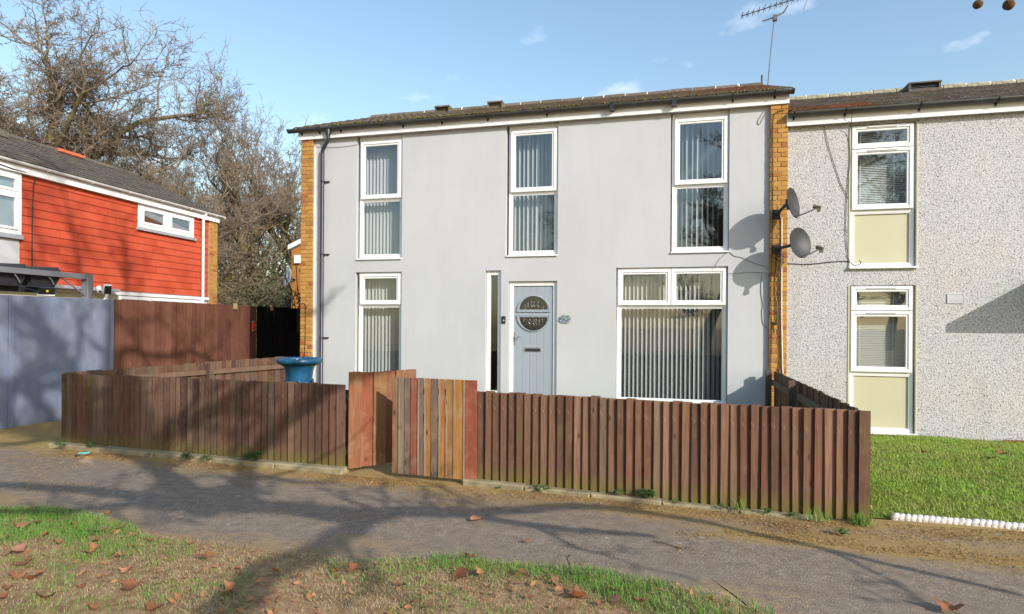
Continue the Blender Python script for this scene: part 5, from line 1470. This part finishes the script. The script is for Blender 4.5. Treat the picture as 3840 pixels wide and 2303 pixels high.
# scrub and ivy under the wood: leaf clumps spread through a volume
def leaf_cloud(name, n, size, seed, box):
    r_ = np.random.default_rng(seed)
    k = 26
    cl = r_.normal(0, 1, (k, 3)) * np.array(box) * .42
    c = cl[r_.integers(0, k, n)] + r_.normal(0, 1, (n, 3)) * np.array(box) * .2
    c[:, 2] = np.abs(c[:, 2] + box[2] * .5)
    a = r_.normal(0, 1, (n, 3)); a /= np.linalg.norm(a, axis=1, keepdims=True)
    b = np.cross(a, r_.normal(0, 1, (n, 3))); b /= np.linalg.norm(b, axis=1, keepdims=True)
    s_ = size * r_.uniform(.5, 1.3, (n, 1))
    V = np.stack([c - a * s_, c + b * s_ * .45, c + a * s_, c - b * s_ * .45], axis=1).reshape(-1, 3)
    F = np.arange(4 * n).reshape(-1, 4)
    return np_mesh(name, V, F)
def stem_burst(name, n, L, r0, seed, box):
    rnd = random.Random(seed); S = []
    for _ in range(n):
        p = [rnd.gauss(0, box[0] * .35), rnd.gauss(0, box[1] * .35), 0]
        d = [rnd.gauss(0, .35), rnd.gauss(0, .35), 1.0]
        l = L * rnd.uniform(.5, 1.1); r_ = r0 * rnd.uniform(.5, 1)
        for i in range(6):
            q = [p[j] + d[j] * l / 6 for j in range(3)]
            S.append((*p, r_ * (1 - i / 7), *q, r_ * (1 - (i + 1) / 7), 3))
            if i > 1 and rnd.random() < .8:
                e = [d[0] + rnd.gauss(0, .7), d[1] + rnd.gauss(0, .7), d[2] * .6 + rnd.gauss(0, .4)]
                pp = list(q)
                for _k in range(3):
                    qq = [pp[j] + e[j] * l / 11 for j in range(3)]; S.append((*pp, r_ * .45, *qq, r_ * .3, 4)); pp = qq; e = [e[j] + rnd.gauss(0, .3) for j in range(3)]
            p = q; d = [d[0] + rnd.gauss(0, .22), d[1] + rnd.gauss(0, .22), d[2] - rnd.uniform(0, .28)]
    V, F = tubes(np.array(S), 4); return np_mesh(name, V, F, True)
BUSH = leaf_cloud('bush_leaves', 5200, .10, 3, (2.6, 1.6, 2.6)); BUSH2 = leaf_cloud('bush_leaves_b', 4200, .085, 9, (2.0, 1.5, 3.2))
STEMS = stem_burst('bush_stems', 150, 3.9, .022, 4, (3.6, 1.6))
def bush(loc, rot, sc_, leaves, lm, label, stems=True):
    t = thing('bush', label, 'bush', loc, 'scrub under the wood')
    for nm, me, mt in [('foliage', leaves, lm)] + ([('stems', STEMS, M['twig_pale'])] if stems else []):
        if len(me.materials) == 0: me.materials.append(None)
        o = bpy.data.objects.new(nm, me); COL.objects.link(o); o.parent = t; o.rotation_euler = (0, 0, rot); o.scale = sc_
        o.material_slots[0].link = 'OBJECT'; o.material_slots[0].material = mt
bush(back(-10.3, 27), 0, (.95, 1, 1.05), BUSH, M['ivy'], 'dark green ivy covered bush just left of the distant brick gable')
bush(back(-12.2, 29), 1.0, (1.1, 1, .95), BUSH2, M['scrub'], 'brown leafless scrub between the red gable and the ivy bush')
bush(back(-9.3, 31), 2.0, (1, 1, 1.35), BUSH2, M['ivy'], 'tall ivy clad thicket rising behind the distant gable')
bush(back(-13.8, 31), 3.1, (1.2, 1, 1.25), BUSH, M['scrub'], 'brown thicket right behind the brick end of the red house')
bush(back(-11.6, 25.5), 4.0, (.8, .8, .6), BUSH, M['scrub'], 'low tan scrub just above the red brown fence top')
bush(back(-16.5, 35), 5.0, (1.6, 1, 1.4), BUSH2, M['scrub'], 'brown undergrowth behind the red roof near its gable end')
bush(back(-20.5, 38), 0.6, (2.0, 1, 1.4), BUSH, M['scrub'], 'brown undergrowth behind the middle of the red roof')
bush(back(-11.0, 33), 1.5, (1.2, 1, 1.15), BUSH2, M['scrub'], 'dense brown thicket filling the middle of the gap between the houses')
bush(back(-13.6, 36), 2.2, (1.4, 1, 1.0), BUSH, M['scrub'], 'tall tangle of brown scrub behind the brick end of the red house')
bush(back(-9.8, 36), 3.3, (1.2, 1, 1.0), BUSH2, M['scrub'], 'brown scrub close beside the left brick pier of the white house')
bush(back(-12, 38), 2.6, (1.8, 1, 1.0), BUSH, M['scrub'], 'faint brown thicket far behind the gap between the houses')
for lat, dist, rr_, sc_, lb in ((-16, 56, 0.3, 2.3, 'distant brown thicket at the back of the wood seen beside the left pier'), (-21, 58, 1.4, 2.5, 'distant brown thicket at the back of the wood behind the red gable'), (-27, 60, 2.2, 2.6, 'distant brown thicket at the back of the wood behind the red roof'), (-34, 60, 3.9, 2.6, 'distant brown thicket at the far left back of the wood')):
    bush(back(lat, dist), rr_, (sc_ * 1.3, sc_, sc_ * .8), BUSH2, M['scrub'], lb, False)
# bare climber beside the left pier
cl = thing('climbing_shrub', 'thin dark bare stems climbing beside the left brick pier', 'shrub', (-9.0, 14.4, 0))
rnd = random.Random(3); S = []
for _ in range(34):
    p = [-9.2 + rnd.uniform(-.55, .45), 14.5 + rnd.uniform(-.3, .3), 1.4]; d = [rnd.gauss(0, .14), 0, 1]
    l = rnd.uniform(.9, 2.3)
    for i in range(7):
        q = [p[j] + d[j] * l / 7 for j in range(3)]; S.append((*p, .013, *q, .011, 3)); p = q; d = [d[0] + rnd.gauss(0, .2), rnd.gauss(0, .1), d[2] - .05]
V, F = tubes(np.array(S), 4); link('stems', np_mesh('stems', V, F, True), M['twig_dark'], cl)
lv_ = leaf_cloud('climber_leaves', 500, .05, 6, (1.0, .3, .7)); link('leaves', lv_, M['twig_dark'], cl, (-9.1, 14.5, 1.8))

# the plane tree that shades the green; it stands behind and to the right of the viewpoint
# its limbs are laid out one by one: a = sideways, c = up across the sun's rays, h = towards the sun
TP = Vector((5.17, -3.09, 0))
HD = Vector((SUN.x, SUN.y, 0)).normalized(); AD = Vector((-HD.y, HD.x, 0)); UC = AD.cross(SUN) * -1
if UC.z < 0: UC = -UC
def ach(a, c, h): return AD * a + UC * c + SUN * (((h - 4.0) + c * SUN.z) / math.cos(sun_el)) - TP
def smooth(P, k=5):
    out = []
    for i in range(len(P) - 1):
        p0, p1, p2, p3 = P[max(i - 1, 0)], P[i], P[i + 1], P[min(i + 2, len(P) - 1)]
        for j in range(k):
            t = j / k
            out.append(0.5 * ((2 * p1) + (p2 - p0) * t + (2 * p0 - 5 * p1 + 4 * p2 - p3) * t * t + (3 * p1 - p0 - 3 * p2 + p3) * t ** 3))
    return out + [P[-1]]
pseg = []; pstack = []; prnd = random.Random(19)
def limb(pts, r0, r1, kids, klen, lv=1):
    P = smooth([ach(*p) if len(p) == 3 else Vector(p[0]) for p in pts]); n = len(P)
    for i in range(n - 1):
        ra = r0 + (r1 - r0) * i / (n - 1); rb = r0 + (r1 - r0) * (i + 1) / (n - 1)
        jit = Vector((prnd.gauss(0, .012), prnd.gauss(0, .012), prnd.gauss(0, .012)))
        P[i + 1] = P[i + 1] + jit
        pseg.append((*P[i], ra, *P[i + 1], rb, lv))
    for _ in range(kids):
        i = prnd.randrange(n // 4, n - 1); d = (P[i + 1] - P[i]).normalized()
        side = Vector((prnd.gauss(0, 1), prnd.gauss(0, 1), prnd.gauss(0.2, 1))).normalized()
        cd = (d * .5 + side * .8).normalized()
        pstack.append((tuple(P[i]), tuple(cd), klen * prnd.uniform(.5, 1.1), max((r0 + (r1 - r0) * i / n) * prnd.uniform(.45, .7), .030), 3))
limb([((0, 0, 0),), ((0.02, 0.03, 1.5),), ((-.05, .04, 2.6),), (.62, 1.2, 9.9), (.74, 1.58, 9.6)], .19, .115, 0, 0, 0)
limb([(.74, 1.55, 9.6), (1.15, 1.79, 9.2), (1.72, 1.93, 8.8), (2.42, 2.10, 8.4), (3.12, 1.88, 8.0), (3.9, 1.74, 7.6), (4.42, 1.31, 7.2), (4.8, .5, 6.9)], .11, .03, 6, .6)
limb([(1.22, 2.58, 9.0), (.97, 2.71, 8.6), (.45, 3.05, 8.2), (-.36, 3.45, 7.8), (-1.4, 3.9, 7.6)], .11, .05, 6, .8)
limb([(1.15, 2.5, 9.0), (.67, 2.80, 9.6), (.12, 2.81, 10.0), (-.9, 3.1, 10.3)], .08, .03, 4, .8)
limb([(1.22, 2.58, 9.0), (1.55, 2.80, 9.3), (1.75, 3.05, 9.6), (2.0, 3.4, 9.8), (2.55, 3.71, 10), (3.2, 3.8, 10.2)], .14, .05, 10, .8)
limb([(2.1, 2.03, 8.6), (1.75, 2.36, 8.8), (1.22, 2.58, 9.0)], .10, .085, 3, .7)
limb([(1.5, 2.5, 8.9), (1.75, 2.40, 8.4), (2.38, 2.11, 7.9), (2.82, 1.95, 7.4), (3.4, 1.55, 7.0), (3.8, 1.35, 6.8)], .09, .028, 5, .6)
limb([(1.22, 2.58, 9.0), (1.05, 3.2, 9.3), (.95, 3.84, 9.6), (1.37, 3.94, 9.9), (1.85, 4.07, 10.1), (2.5, 4.3, 10.4)], .15, .05, 12, .8)
limb([(.98, 3.7, 9.5), (.5, 4.3, 9.2), (.0, 4.75, 9.0), (-.5, 5.4, 8.8), (-.3, 5.95, 8.7), (.25, 6.3, 8.8)], .16, .08, 16, 1.0)
limb([(.98, 3.7, 9.5), (.85, 4.6, 9.9), (.6, 5.4, 10.4), (.15, 6.6, 10.8), (-.4, 6.95, 11.2)], .15, .08, 16, 1.0)
limb([(.5, 4.3, 9.2), (.2, 5.2, 9.6), (-.15, 5.75, 10), (-.6, 5.9, 10.2), (-1.2, 6.3, 10.4)], .11, .06, 12, .9)
limb([(.95, 3.84, 9.6), (.75, 4.4, 9.2), (.2, 4.6, 9.0), (-.5, 4.55, 9.0), (-1.2, 4.8, 9)], .10, .05, 12, .8)
limb([(.6, 5.4, 10.4), (1.0, 6.2, 10.2), (1.14, 6.75, 10), (1.82, 6.84, 9.8), (2.54, 7.08, 9.6), (3.3, 6.9, 9.4), (4.0, 6.6, 9.2)], .10, .028, 15, .9)
limb([(.85, 4.6, 9.9), (.9, 6.5, 10.8), (1.0, 8.5, 11.0), (.7, 10.4, 11.2), (.4, 12.0, 11.3), (.1, 13.2, 11.3)], .11, .03, 22, 1.4)
limb([(1.0, 8.5, 11.0), (1.5, 9.8, 10.6), (1.8, 11.2, 10.4), (1.6, 12.6, 10.2)], .07, .025, 16, 1.3)
limb([(.95, 7.4, 10.9), (.4, 8.8, 11.6), (-.1, 10.8, 12.0), (-.5, 12, 12.2)], .06, .025, 14, 1.3)
PS = skeleton(77, 18.0, .26, .75, 5, .42, .2, 11, density=.42, gnarl=.2, rmin=.012, seg=pseg, stack=pstack)
T_PLANE = tree_meshes('plane', PS)
plant_tree('plane_tree', T_PLANE, tuple(TP), 0.0, 1.0, 'tall bare plane tree behind the viewpoint, seen by its shadows and reflections', OA)
plant_tree('plane_tree', T_OAK, (2.5, -21, 0), 0.2, .95, 'broad bare tree across the green, seen reflected in the windows', OA)
plant_tree('plane_tree', T_OAK2, (16, -30, 0), 1.7, 1.1, 'far bare tree across the green to the right, seen reflected in the windows', OA)
plant_tree('plane_tree', T_OAK2, (-9, -34, 0), 2.4, .9, 'far bare tree across the green to the left, seen reflected in the windows', OA)

# seed balls hanging close to the camera at the top right
for P, rr, lb in (((1.223, 2.886, 2.968), .0175, 'smaller of the two hanging seed balls at the top right'), ((1.237, 2.683, 2.862), .0195, 'larger of the two hanging seed balls at the top right')):
    t = thing('seed_ball', lb, 'seed ball', P, 'plane tree seed balls')
    m = MB()
    n, k_ = 16, 9; vv = []; ff = []
    for i in range(k_ + 1):
        for j in range(n):
            a = math.pi * i / k_; b = 2 * math.pi * j / n; q = rr * (1 + random.uniform(-.06, .06))
            vv.append((P[0] + q * math.sin(a) * math.cos(b), P[1] + q * math.sin(a) * math.sin(b), P[2] + q * math.cos(a)))
    for i in range(k_):
        for j in range(n): ff.append((i * n + j, (i + 1) * n + j, (i + 1) * n + (j + 1) % n, i * n + (j + 1) % n))
    m.add(vv, ff, True); m.build('ball', M['seed'], t)
    m = MB(); m.tube([(P[0], P[1], P[2] + rr * .9), (P[0] + .01, P[1] - .01, P[2] + .12), (1.30, 2.72, 3.34)], .0018, 5); m.build('stalk', M['twig_dark'], t)
m = MB(); m.tube([(1.30, 2.72, 3.34), (1.5, 2.5, 3.42), (2.0, 1.8, 3.62), (3.2, .2, 4.4), (5.2, -2.4, 5.8), (8.2, -5.5, 7.6)], [.004, .006, .01, .02, .035, .06], 6)
tag(m.build('hanging_twig', M['twig_dark']), 'drooping plane tree twig above the picture that carries the seed balls', 'twig')

# ------------------------------------------------------------------ grass, leaves, weeds, litter
def blades(name, pts, h, w, mat, lean=.5, seed=0, hv=(.5, 1.2)):
    r_ = np.random.default_rng(seed); n = len(pts)
    an = r_.uniform(0, 2 * np.pi, n); hh = h * r_.uniform(hv[0], hv[1], n); ww = w * r_.uniform(.6, 1.3, n)
    dx = np.c_[np.cos(an), np.sin(an), np.zeros(n)]; ln = np.c_[-np.sin(an), np.cos(an), np.zeros(n)] * (r_.normal(0, lean, n) * hh)[:, None]
    up = np.c_[np.zeros(n), np.zeros(n), hh]
    a = pts - dx * ww[:, None]; b = pts + dx * ww[:, None]; mid = pts + up * .6 + ln * .4
    c = mid + dx * ww[:, None] * .7; d = mid - dx * ww[:, None] * .7; tip = pts + up + ln
    V = np.stack([a, b, c, d, tip], axis=1).reshape(-1, 3)
    bi = (np.arange(n) * 5)[:, None]
    F = np.concatenate([bi + np.array([[0, 1, 2]]), bi + np.array([[0, 2, 3]]), bi + np.array([[3, 2, 4]])])
    o = link(name, np_mesh(name, V, F), mat, kind='stuff'); return o
nx = np.array([p[0] for p in near_pts]); ny = np.array([p[1] for p in near_pts])
def edge_y(x): return np.interp(x, nx, ny)
def vnoise(x, y, s_, seed=0):
    return (np.sin(x * s_ + seed) * np.sin(y * s_ * 1.3 + seed * 2.1) + np.sin(x * s_ * 2.3 + 1.7 + seed) * np.sin(y * s_ * 1.9 - seed) * .6 + np.sin((x + y) * s_ * .7 + seed * .7) * .5)
def scatter(n, x0, x1, y0, y1, keep):
    x = rng.uniform(x0, x1, n); y = rng.uniform(y0, y1, n)
    k = keep(x, y) > rng.uniform(0, 1, n); return x[k], y[k]
def vz(x, y): return 0.028 + 0.008 * np.sin(x * 5.3 + y * 3) * np.sin(y * 7.1)
# lush fringe next to the tarmac: left clump and right clump
def lush(x, y):
    e = edge_y(x) - y
    left = np.exp(-np.maximum(0, (x + 4.15)) ** 2 / .16) * np.exp(-np.maximum(0, e - .30 - .2 * (x < -4.6)) ** 2 / .03)
    right = (1 / (1 + np.exp(-(x + 1.62) * 9))) * np.exp(-np.maximum(0, e - .10 - .30 * np.clip((x + .7) * 1.1, 0, 1.2)) ** 2 / .02) * (x < .60)
    return np.clip((left * .95 + right) * (e > -.03) * (.75 + .35 * vnoise(x, y, 6)), 0, 1)
x, y = scatter(150000, -6.6, .75, 2.4, 4.35, lush)
blades('grass', np.c_[x, y, vz(x, y) - .01], .042, .0018, M['grass'], .9, 1, (.3, 1.4))
def sparse(x, y):
    e = edge_y(x) - y
    return np.clip((e > -.01) * .42 * (vnoise(x, y, 4.1, 3) > .2) + (e > .0) * .07, 0, 1)
x, y = scatter(60000, -6.6, .7, 2.4, 4.3, sparse)
blades('grass_tufts', np.c_[x, y, vz(x, y) - .008], .032, .0018, M['grass'], .8, 2)
x, y = scatter(70000, -6.6, .72, 2.4, 4.3, lambda x, y: np.clip((edge_y(x) - y > -.05) * (.55 + .4 * vnoise(x, y, 5, 1)), 0, 1))
blades('dead_grass', np.c_[x, y, vz(x, y) - .006], .016, .0017, M['dry_grass'], 2.2, 3)
# lawn next door
x, y = scatter(190000, 1.74, 6.2, 5.93, D - .05, lambda x, y: np.clip(.78 + .35 * vnoise(x, y, 2.1, 9) + .2 * vnoise(x, y, 7, 4), .1, 1))
t = (y - 5.9) / (D - 5.92); lz = 0.012 + 0.10 * np.sin(np.clip(t, 0, 1) * np.pi) ** 1.2 + 0.012 * np.sin(x * 3) * np.sin(y * 2.3)
blades('lawn_grass', np.c_[x, y, lz - .004], .028, .0026, M['lawn'], 1.2, 4, (.25, 1.5))
# some long grass inside the garden behind the gate gap and at the fence corner
x = rng.uniform(-4.2, -2.9, 3500); y = rng.uniform(6.9, 9, 3500)
blades('garden_grass', np.c_[x, y, np.full(len(x), -.014)], .10, .004, M['lawn'], .5, 5)
def tuft(p, h, n, spread, label, seed):
    r_ = np.random.default_rng(seed); q = np.c_[r_.normal(p[0], spread, n), r_.normal(p[1], spread * .5, n), np.full(n, p[2])]
    o = blades('grass_tuft', q, h, .003, M['grass'], .6, seed); del o['kind']; return tag(o, label, 'grass tuft')
tuft((1.58, 5.66, .0), .11, 90, .05, 'tuft of long grass at the foot of the fence corner post', 21)
tuft((1.25, 5.64, .02), .10, 50, .05, 'tuft of grass on the kerb a few boards left of the fence corner', 22)
tuft((1.80, 6.3, .02), .16, 40, .03, 'long grass stalks leaning on the outside of the right side fence', 23)
tuft((-2.80, 9.9, .35), .22, 60, .04, 'grassy plant growing between the sidelight and the door', 24)
tuft((0.62, 5.72, .03), .12, 26, .04, 'thin grass blades by the kerb below the middle of the right fence', 25)
# litter: bud scales and crumbs along the fence and in the path seams
def flakes(name, x, y, z, s_, mat, seed):
    r_ = np.random.default_rng(seed); n = len(x); c = np.c_[x, y, z]
    a = r_.normal(0, 1, (n, 3)) * np.array([1, 1, .35]); a /= np.linalg.norm(a, axis=1, keepdims=True)
    b = np.cross(a, np.array([0, 0, 1.]) + r_.normal(0, .35, (n, 3))); b /= np.linalg.norm(b, axis=1, keepdims=True)
    q = s_ * r_.uniform(.4, 1.4, (n, 1))
    V = np.stack([c - a * q, c + b * q * .5, c + a * q, c - b * q * .5], axis=1).reshape(-1, 3)
    return link(name, np_mesh(name, V, np.arange(4 * n).reshape(-1, 4)), mat, kind='stuff')
def fence_y(x): return np.interp(x, [-7.84, -3.42, -2.03, 1.30, 1.75, 3.2], [6.29, 6.02, 5.97, 5.67, 5.74, 5.84])
x, y = scatter(150000, -7.8, 3.2, 4.6, 6.3, lambda x, y: np.clip((y < fence_y(x) - .004) * (np.exp(-((fence_y(x) - y) / .26) ** 2) * (.45 + .4 * vnoise(x, y, 3.3, 2)) + .10 * (vnoise(x, y, 2.2, 5) > .6)), 0, 1))
flakes('bud_litter', x, y, np.full(len(x), .008), .009, M['litter'], 31)
x, y = scatter(26000, .1, 4.2, 4.9, 5.6, lambda x, y: np.clip(np.exp(-((y - 5.15 + .03 * x) / .12) ** 2) * .5 * (vnoise(x, y, 4, 1) > -.3) + np.exp(-((y - 5.5) / .2) ** 2 - ((x - .95) / .16) ** 2) + .5 * np.exp(-((y - 5.62) / .14) ** 2) * (x > 2.0), 0, 1))
flakes('seam_litter', x, y, np.full(len(x), .008), .009, M['litter'], 32)
x, y = scatter(24000, -6.4, 1.2, 3.3, 4.3, lambda x, y: np.clip(np.exp(-((y - edge_y(x) - .06) / .13) ** 2) * .7 * (.5 + .5 * vnoise(x, y, 4, 7)), 0, 1))
flakes('edge_litter', x, y, np.full(len(x), .009), .008, M['litter'], 33)
x, y = scatter(6000, 1.75, 5.4, D - .22, D - .01, lambda x, y: np.clip(.25 + .5 * vnoise(x, y * .3, 3, 4), 0, 1))
flakes('leaf_drift', x, y, np.full(len(x), .025), .022, M['leaf'], 34)

# fallen plane leaves
x, y = scatter(1600, -6.4, .6, 2.5, 4.2, lambda x, y: np.clip((edge_y(x) - y > -.02) * (.5 + .5 * vnoise(x, y, 2.7, 8)), 0, 1))
flakes('leaf_scraps', x, y, vz(x, y) + .008, .024, M['leaf'], 41)
def leaf_mesh(seed):
    r_ = random.Random(seed)
    tips = [(-155, .40), (-118, .66), (-92, .55), (-58, .88), (-28, .66), (0, 1.0), (28, .66), (58, .88), (92, .55), (118, .66), (155, .40)]
    out = []
    for a, q in tips:
        out.append((math.radians(a + r_.uniform(-6, 6)), q * r_.uniform(.85, 1.1)))
    def zf(x, y): return curl * (x * x * 1.1 + .25 * y * y * sgn) + .12 * math.sin(x * 5 + seed) * math.sin(y * 4) + .05
    curl = r_.uniform(.35, 1.25); sgn = r_.choice((-1, 1, 1.6))
    v = [(0, -.12, .03)]
    for ring in (.5, 1.0):
        for a, q in out:
            x = math.sin(a) * q * ring * .62; y = math.cos(a) * q * ring * .55 - .05
            v.append((x, y, zf(x, y)))
    n = len(out); f = []
    for i in range(n - 1):
        f.append((0, 1 + i, 2 + i)); f.append((1 + i, 1 + n + i, 2 + n + i, 2 + i))
    m = MB(); m.add(v, f, True)
    m.tube([(0, -.1, .03), (.02, -.35, .05), (.06, -.6, .12)], .014, 4)
    me = m.mesh('leaf'); me.materials.append(M['leaf']); return me
LM = [leaf_mesh(i) for i in range(8)]
leaves = [(-5.47,4.01,0.10),(-4.91,3.73,0.19),(-4.87,3.83,0.12),(-4.56,3.66,0.10),(-4.74,3.49,0.09),(-4.30,3.53,0.13),(-4.58,3.89,0.10),(-4.73,3.98,0.08),(-4.52,4.15,0.09),(-4.25,3.81,0.17),(-4.13,3.90,0.19),(-4.04,3.62,0.13),(-3.91,3.47,0.17),(-3.66,3.44,0.13),(-4.38,3.30,0.19),(-4.16,3.19,0.20),(-3.97,3.00,0.17),(-3.83,3.01,0.17),(-3.63,3.16,0.09),(-3.38,3.25,0.12),(-3.35,3.75,0.10),(-3.90,3.81,0.09),(-3.70,3.74,0.10),(-3.07,3.57,0.15),(-2.73,3.48,0.09),(-2.45,3.49,0.13),(-3.14,3.05,0.17),(-2.78,3.02,0.09),(-2.54,3.18,0.19),(-3.50,2.80,0.19),(-3.86,2.86,0.13),(-3.44,2.98,0.09),(-3.12,2.77,0.14),(-2.79,2.86,0.17),(-2.33,3.09,0.09),(-2.25,3.44,0.09),(-2.09,3.61,0.10),(-3.46,3.13,0.08),(-3.73,2.73,0.12),(-3.70,3.62,0.10),(-1.97,3.65,0.13),(-1.31,4.04,0.12),(-1.27,3.73,0.20),(-1.15,3.80,0.13),(-0.92,3.83,0.11),(-0.68,3.81,0.15),(-0.49,3.62,0.20),(-0.29,3.75,0.15),(-0.28,3.63,0.15),(-0.12,3.66,0.13),(-0.62,3.68,0.08),(-0.78,3.56,0.10),(-2.08,3.62,0.10),(-1.57,3.49,0.10),(-0.37,3.58,0.09),(-0.02,3.85,0.07),(-1.31,3.25,0.11),(0.01,3.60,0.10),(-1.78,3.67,0.08),(-0.88,3.88,0.10)]
BIG = {1: 'broad brown leaf in the bright green grass at the left end of the verge', 10: 'brown leaf at the right tip of the left green grass clump', 26: 'brown leaf on bare soil left of the dark trunk shadow',
       28: 'brown leaf lying in the dark branch shadow on the verge', 42: 'brown leaf just right of the middle on the grassy verge edge', 46: 'largest brown leaf among the right hand green grass'}
for i, (x, y, s_) in enumerate(leaves):
    o = link('fallen_leaf', LM[i % 8], None, None, (x, y, .030 + .006 * (i % 3)), (random.uniform(-.35, .35), random.uniform(-.35, .35), random.uniform(0, 6.28)))
    k = s_ * random.uniform(.58, .85); o.scale = (k, k, k)
    lab = 'curled brown plane leaf lying on the left part of the verge' if x < -2.9 else 'curled brown plane leaf lying on the middle of the verge' if x < -1.7 else 'curled brown plane leaf lying along the right part of the verge'
    if i in BIG: tag(o, BIG[i], 'leaf', None)
    else: tag(o, lab, 'leaf', 'fallen leaves on the left verge' if x < -2.9 else 'fallen leaves on the middle verge' if x < -1.7 else 'fallen leaves on the right verge')
for (x, y, z, s_, lab) in ((-1.532, 4.886, .02, .125, 'single red brown leaf lying alone on the open tarmac'), (-1.023, 4.532, .01, .07, 'tiny tan leaf lying flat on the tarmac below the lone red leaf'),
                           (1.60, 4.05, .02, .17, 'brown leaf at the very bottom right corner of the tarmac'), (3.549, 9.493, .06, .10, 'brown leaf on the lawn closest to the pebble dashed wall'),
                           (4.015, 8.77, .10, .17, 'largest brown leaf lying on the lawn'), (3.708, 8.35, .11, .12, 'dark narrow leaf on the lawn left below the largest one'),
                           (3.086, 8.537, .11, .12, 'flat brown leaf on the lawn nearest the fence')):
    o = link('fallen_leaf', LM[int(abs(x * 7)) % 8], None, None, (x, y, z), (random.uniform(-.2, .2), random.uniform(-.2, .2), random.uniform(0, 6.28)))
    o.scale = (s_, s_, s_); tag(o, lab, 'leaf')
m = MB(); m.tube([(-.09, 4.80, .012), (.02, 4.73, .016), (.12, 4.68, .012)], .004, 5); tag(m.build('twig', M['twig_dark']), 'thin dark twig lying on the tarmac', 'twig')
m = MB(); m.tube([(-.58, 3.93, .03), (-.60, 3.96, .10), (-.62, 3.97, .13), (-.60, 3.98, .15)], .006, 5); m.tube([(-.58, 3.93, .05), (-.48, 3.93, .06), (-.42, 3.9, .04)], .003, 5); tag(m.build('twig', M['twig_dark']), 'upright broken twig sticking out of the verge grass', 'twig')

def weed(p, r0, n, seed, label):
    r_ = random.Random(seed); t = thing('weed', label, 'weed', p, 'weeds along the kerb')
    m = MB()
    for i in range(n):
        a = r_.uniform(0, 6.28); q = r0 * r_.uniform(.25, 1); h = r0 * r_.uniform(.2, .9); s_ = r0 * r_.uniform(.22, .38)
        c = Vector((p[0] + q * math.cos(a), p[1] + q * math.sin(a) * .6, p[2] + h)); d = Vector((math.cos(a), math.sin(a), r_.uniform(-.1, .5))).normalized(); w = d.cross(Vector((0, 0, 1))).normalized()
        m.add([tuple(c - d * s_), tuple(c - d * s_ * .2 + w * s_ * .7 + Vector((0, 0, .2 * s_))), tuple(c + d * s_ - Vector((0, 0, s_ * .2))), tuple(c - d * s_ * .2 - w * s_ * .7 + Vector((0, 0, .2 * s_)))], [(0, 1, 2, 3)], True)
    m.build('leaves', M['weed'], t)
    m = MB()
    for i in range(4):
        a = r_.uniform(0, 6.28); m.tube([p, (p[0] + r0 * .5 * math.cos(a), p[1] + r0 * .3 * math.sin(a), p[2] + r0 * .6)], .003, 4)
    m.build('stems', M['weed'], t)
for p, r0, n, sd, lb in (((-1.18, 5.90, .005), .085, 26, 1, 'broad leaved blue green weed at the foot of the kerb right of the gate'),
                         ((-1.62, 5.93, .005), .035, 10, 2, 'very small weed on the path just right of the closed gate'),
                         ((-.43, 5.86, .05), .06, 26, 3, 'left of the pair of bright green weeds on the right kerb'),
                         ((-.17, 5.83, .05), .085, 40, 4, 'largest clump of bright green weed on the right kerb'),
                         ((.10, 5.80, .03), .045, 16, 5, 'small weed right of the largest bright green clump'),
                         ((.50, 5.74, .03), .05, 18, 6, 'weed under the right fence about halfway to the corner'),
                         ((.86, 5.70, .02), .055, 22, 7, 'weed under the right fence two thirds of the way to the corner'),
                         ((1.06, 5.69, .02), .05, 20, 8, 'weed under the right fence near the corner grass'),
                         ((-7.45, 6.16, .06), .10, 20, 9, 'yellowish weed at the left end of the left kerb'),
                         ((-7.05, 6.24, .06), .09, 22, 10, 'green weed on the left kerb a few boards from the corner'),
                         ((-5.5, 6.10, .03), .09, 30, 11, 'left of the two dark ivy clumps on the middle of the left kerb'),
                         ((-5.22, 6.09, .03), .08, 26, 12, 'right of the two dark ivy clumps on the middle of the left kerb'),
                         ((-4.62, 6.12, .06), .12, 34, 13, 'upright ivy sprig leaning on the left fence boards'),
                         ((-6.05, 6.12, .05), .03, 10, 14, 'tiny weed on the left kerb between sprigs'),
                         ((1.35, 5.33, .005), .06, 34, 15, 'flat dark green weed growing alone in the tarmac seam at right')):
    weed(p, r0, n, sd, lb)
m = MB(); m.box(-.06, .06, -.02, .02, 0, .012); tag(m.build('litter_scrap', plain('turquoise_wrapper', (0.1, 0.55, 0.5), 0.4, .1, 9), None, Matrix.Translation((-7.05, 6.14, .005)) @ Matrix.Rotation(R(35), 4, 'Z')), 'turquoise wrapper scrap on the path below the left fence corner', 'litter')
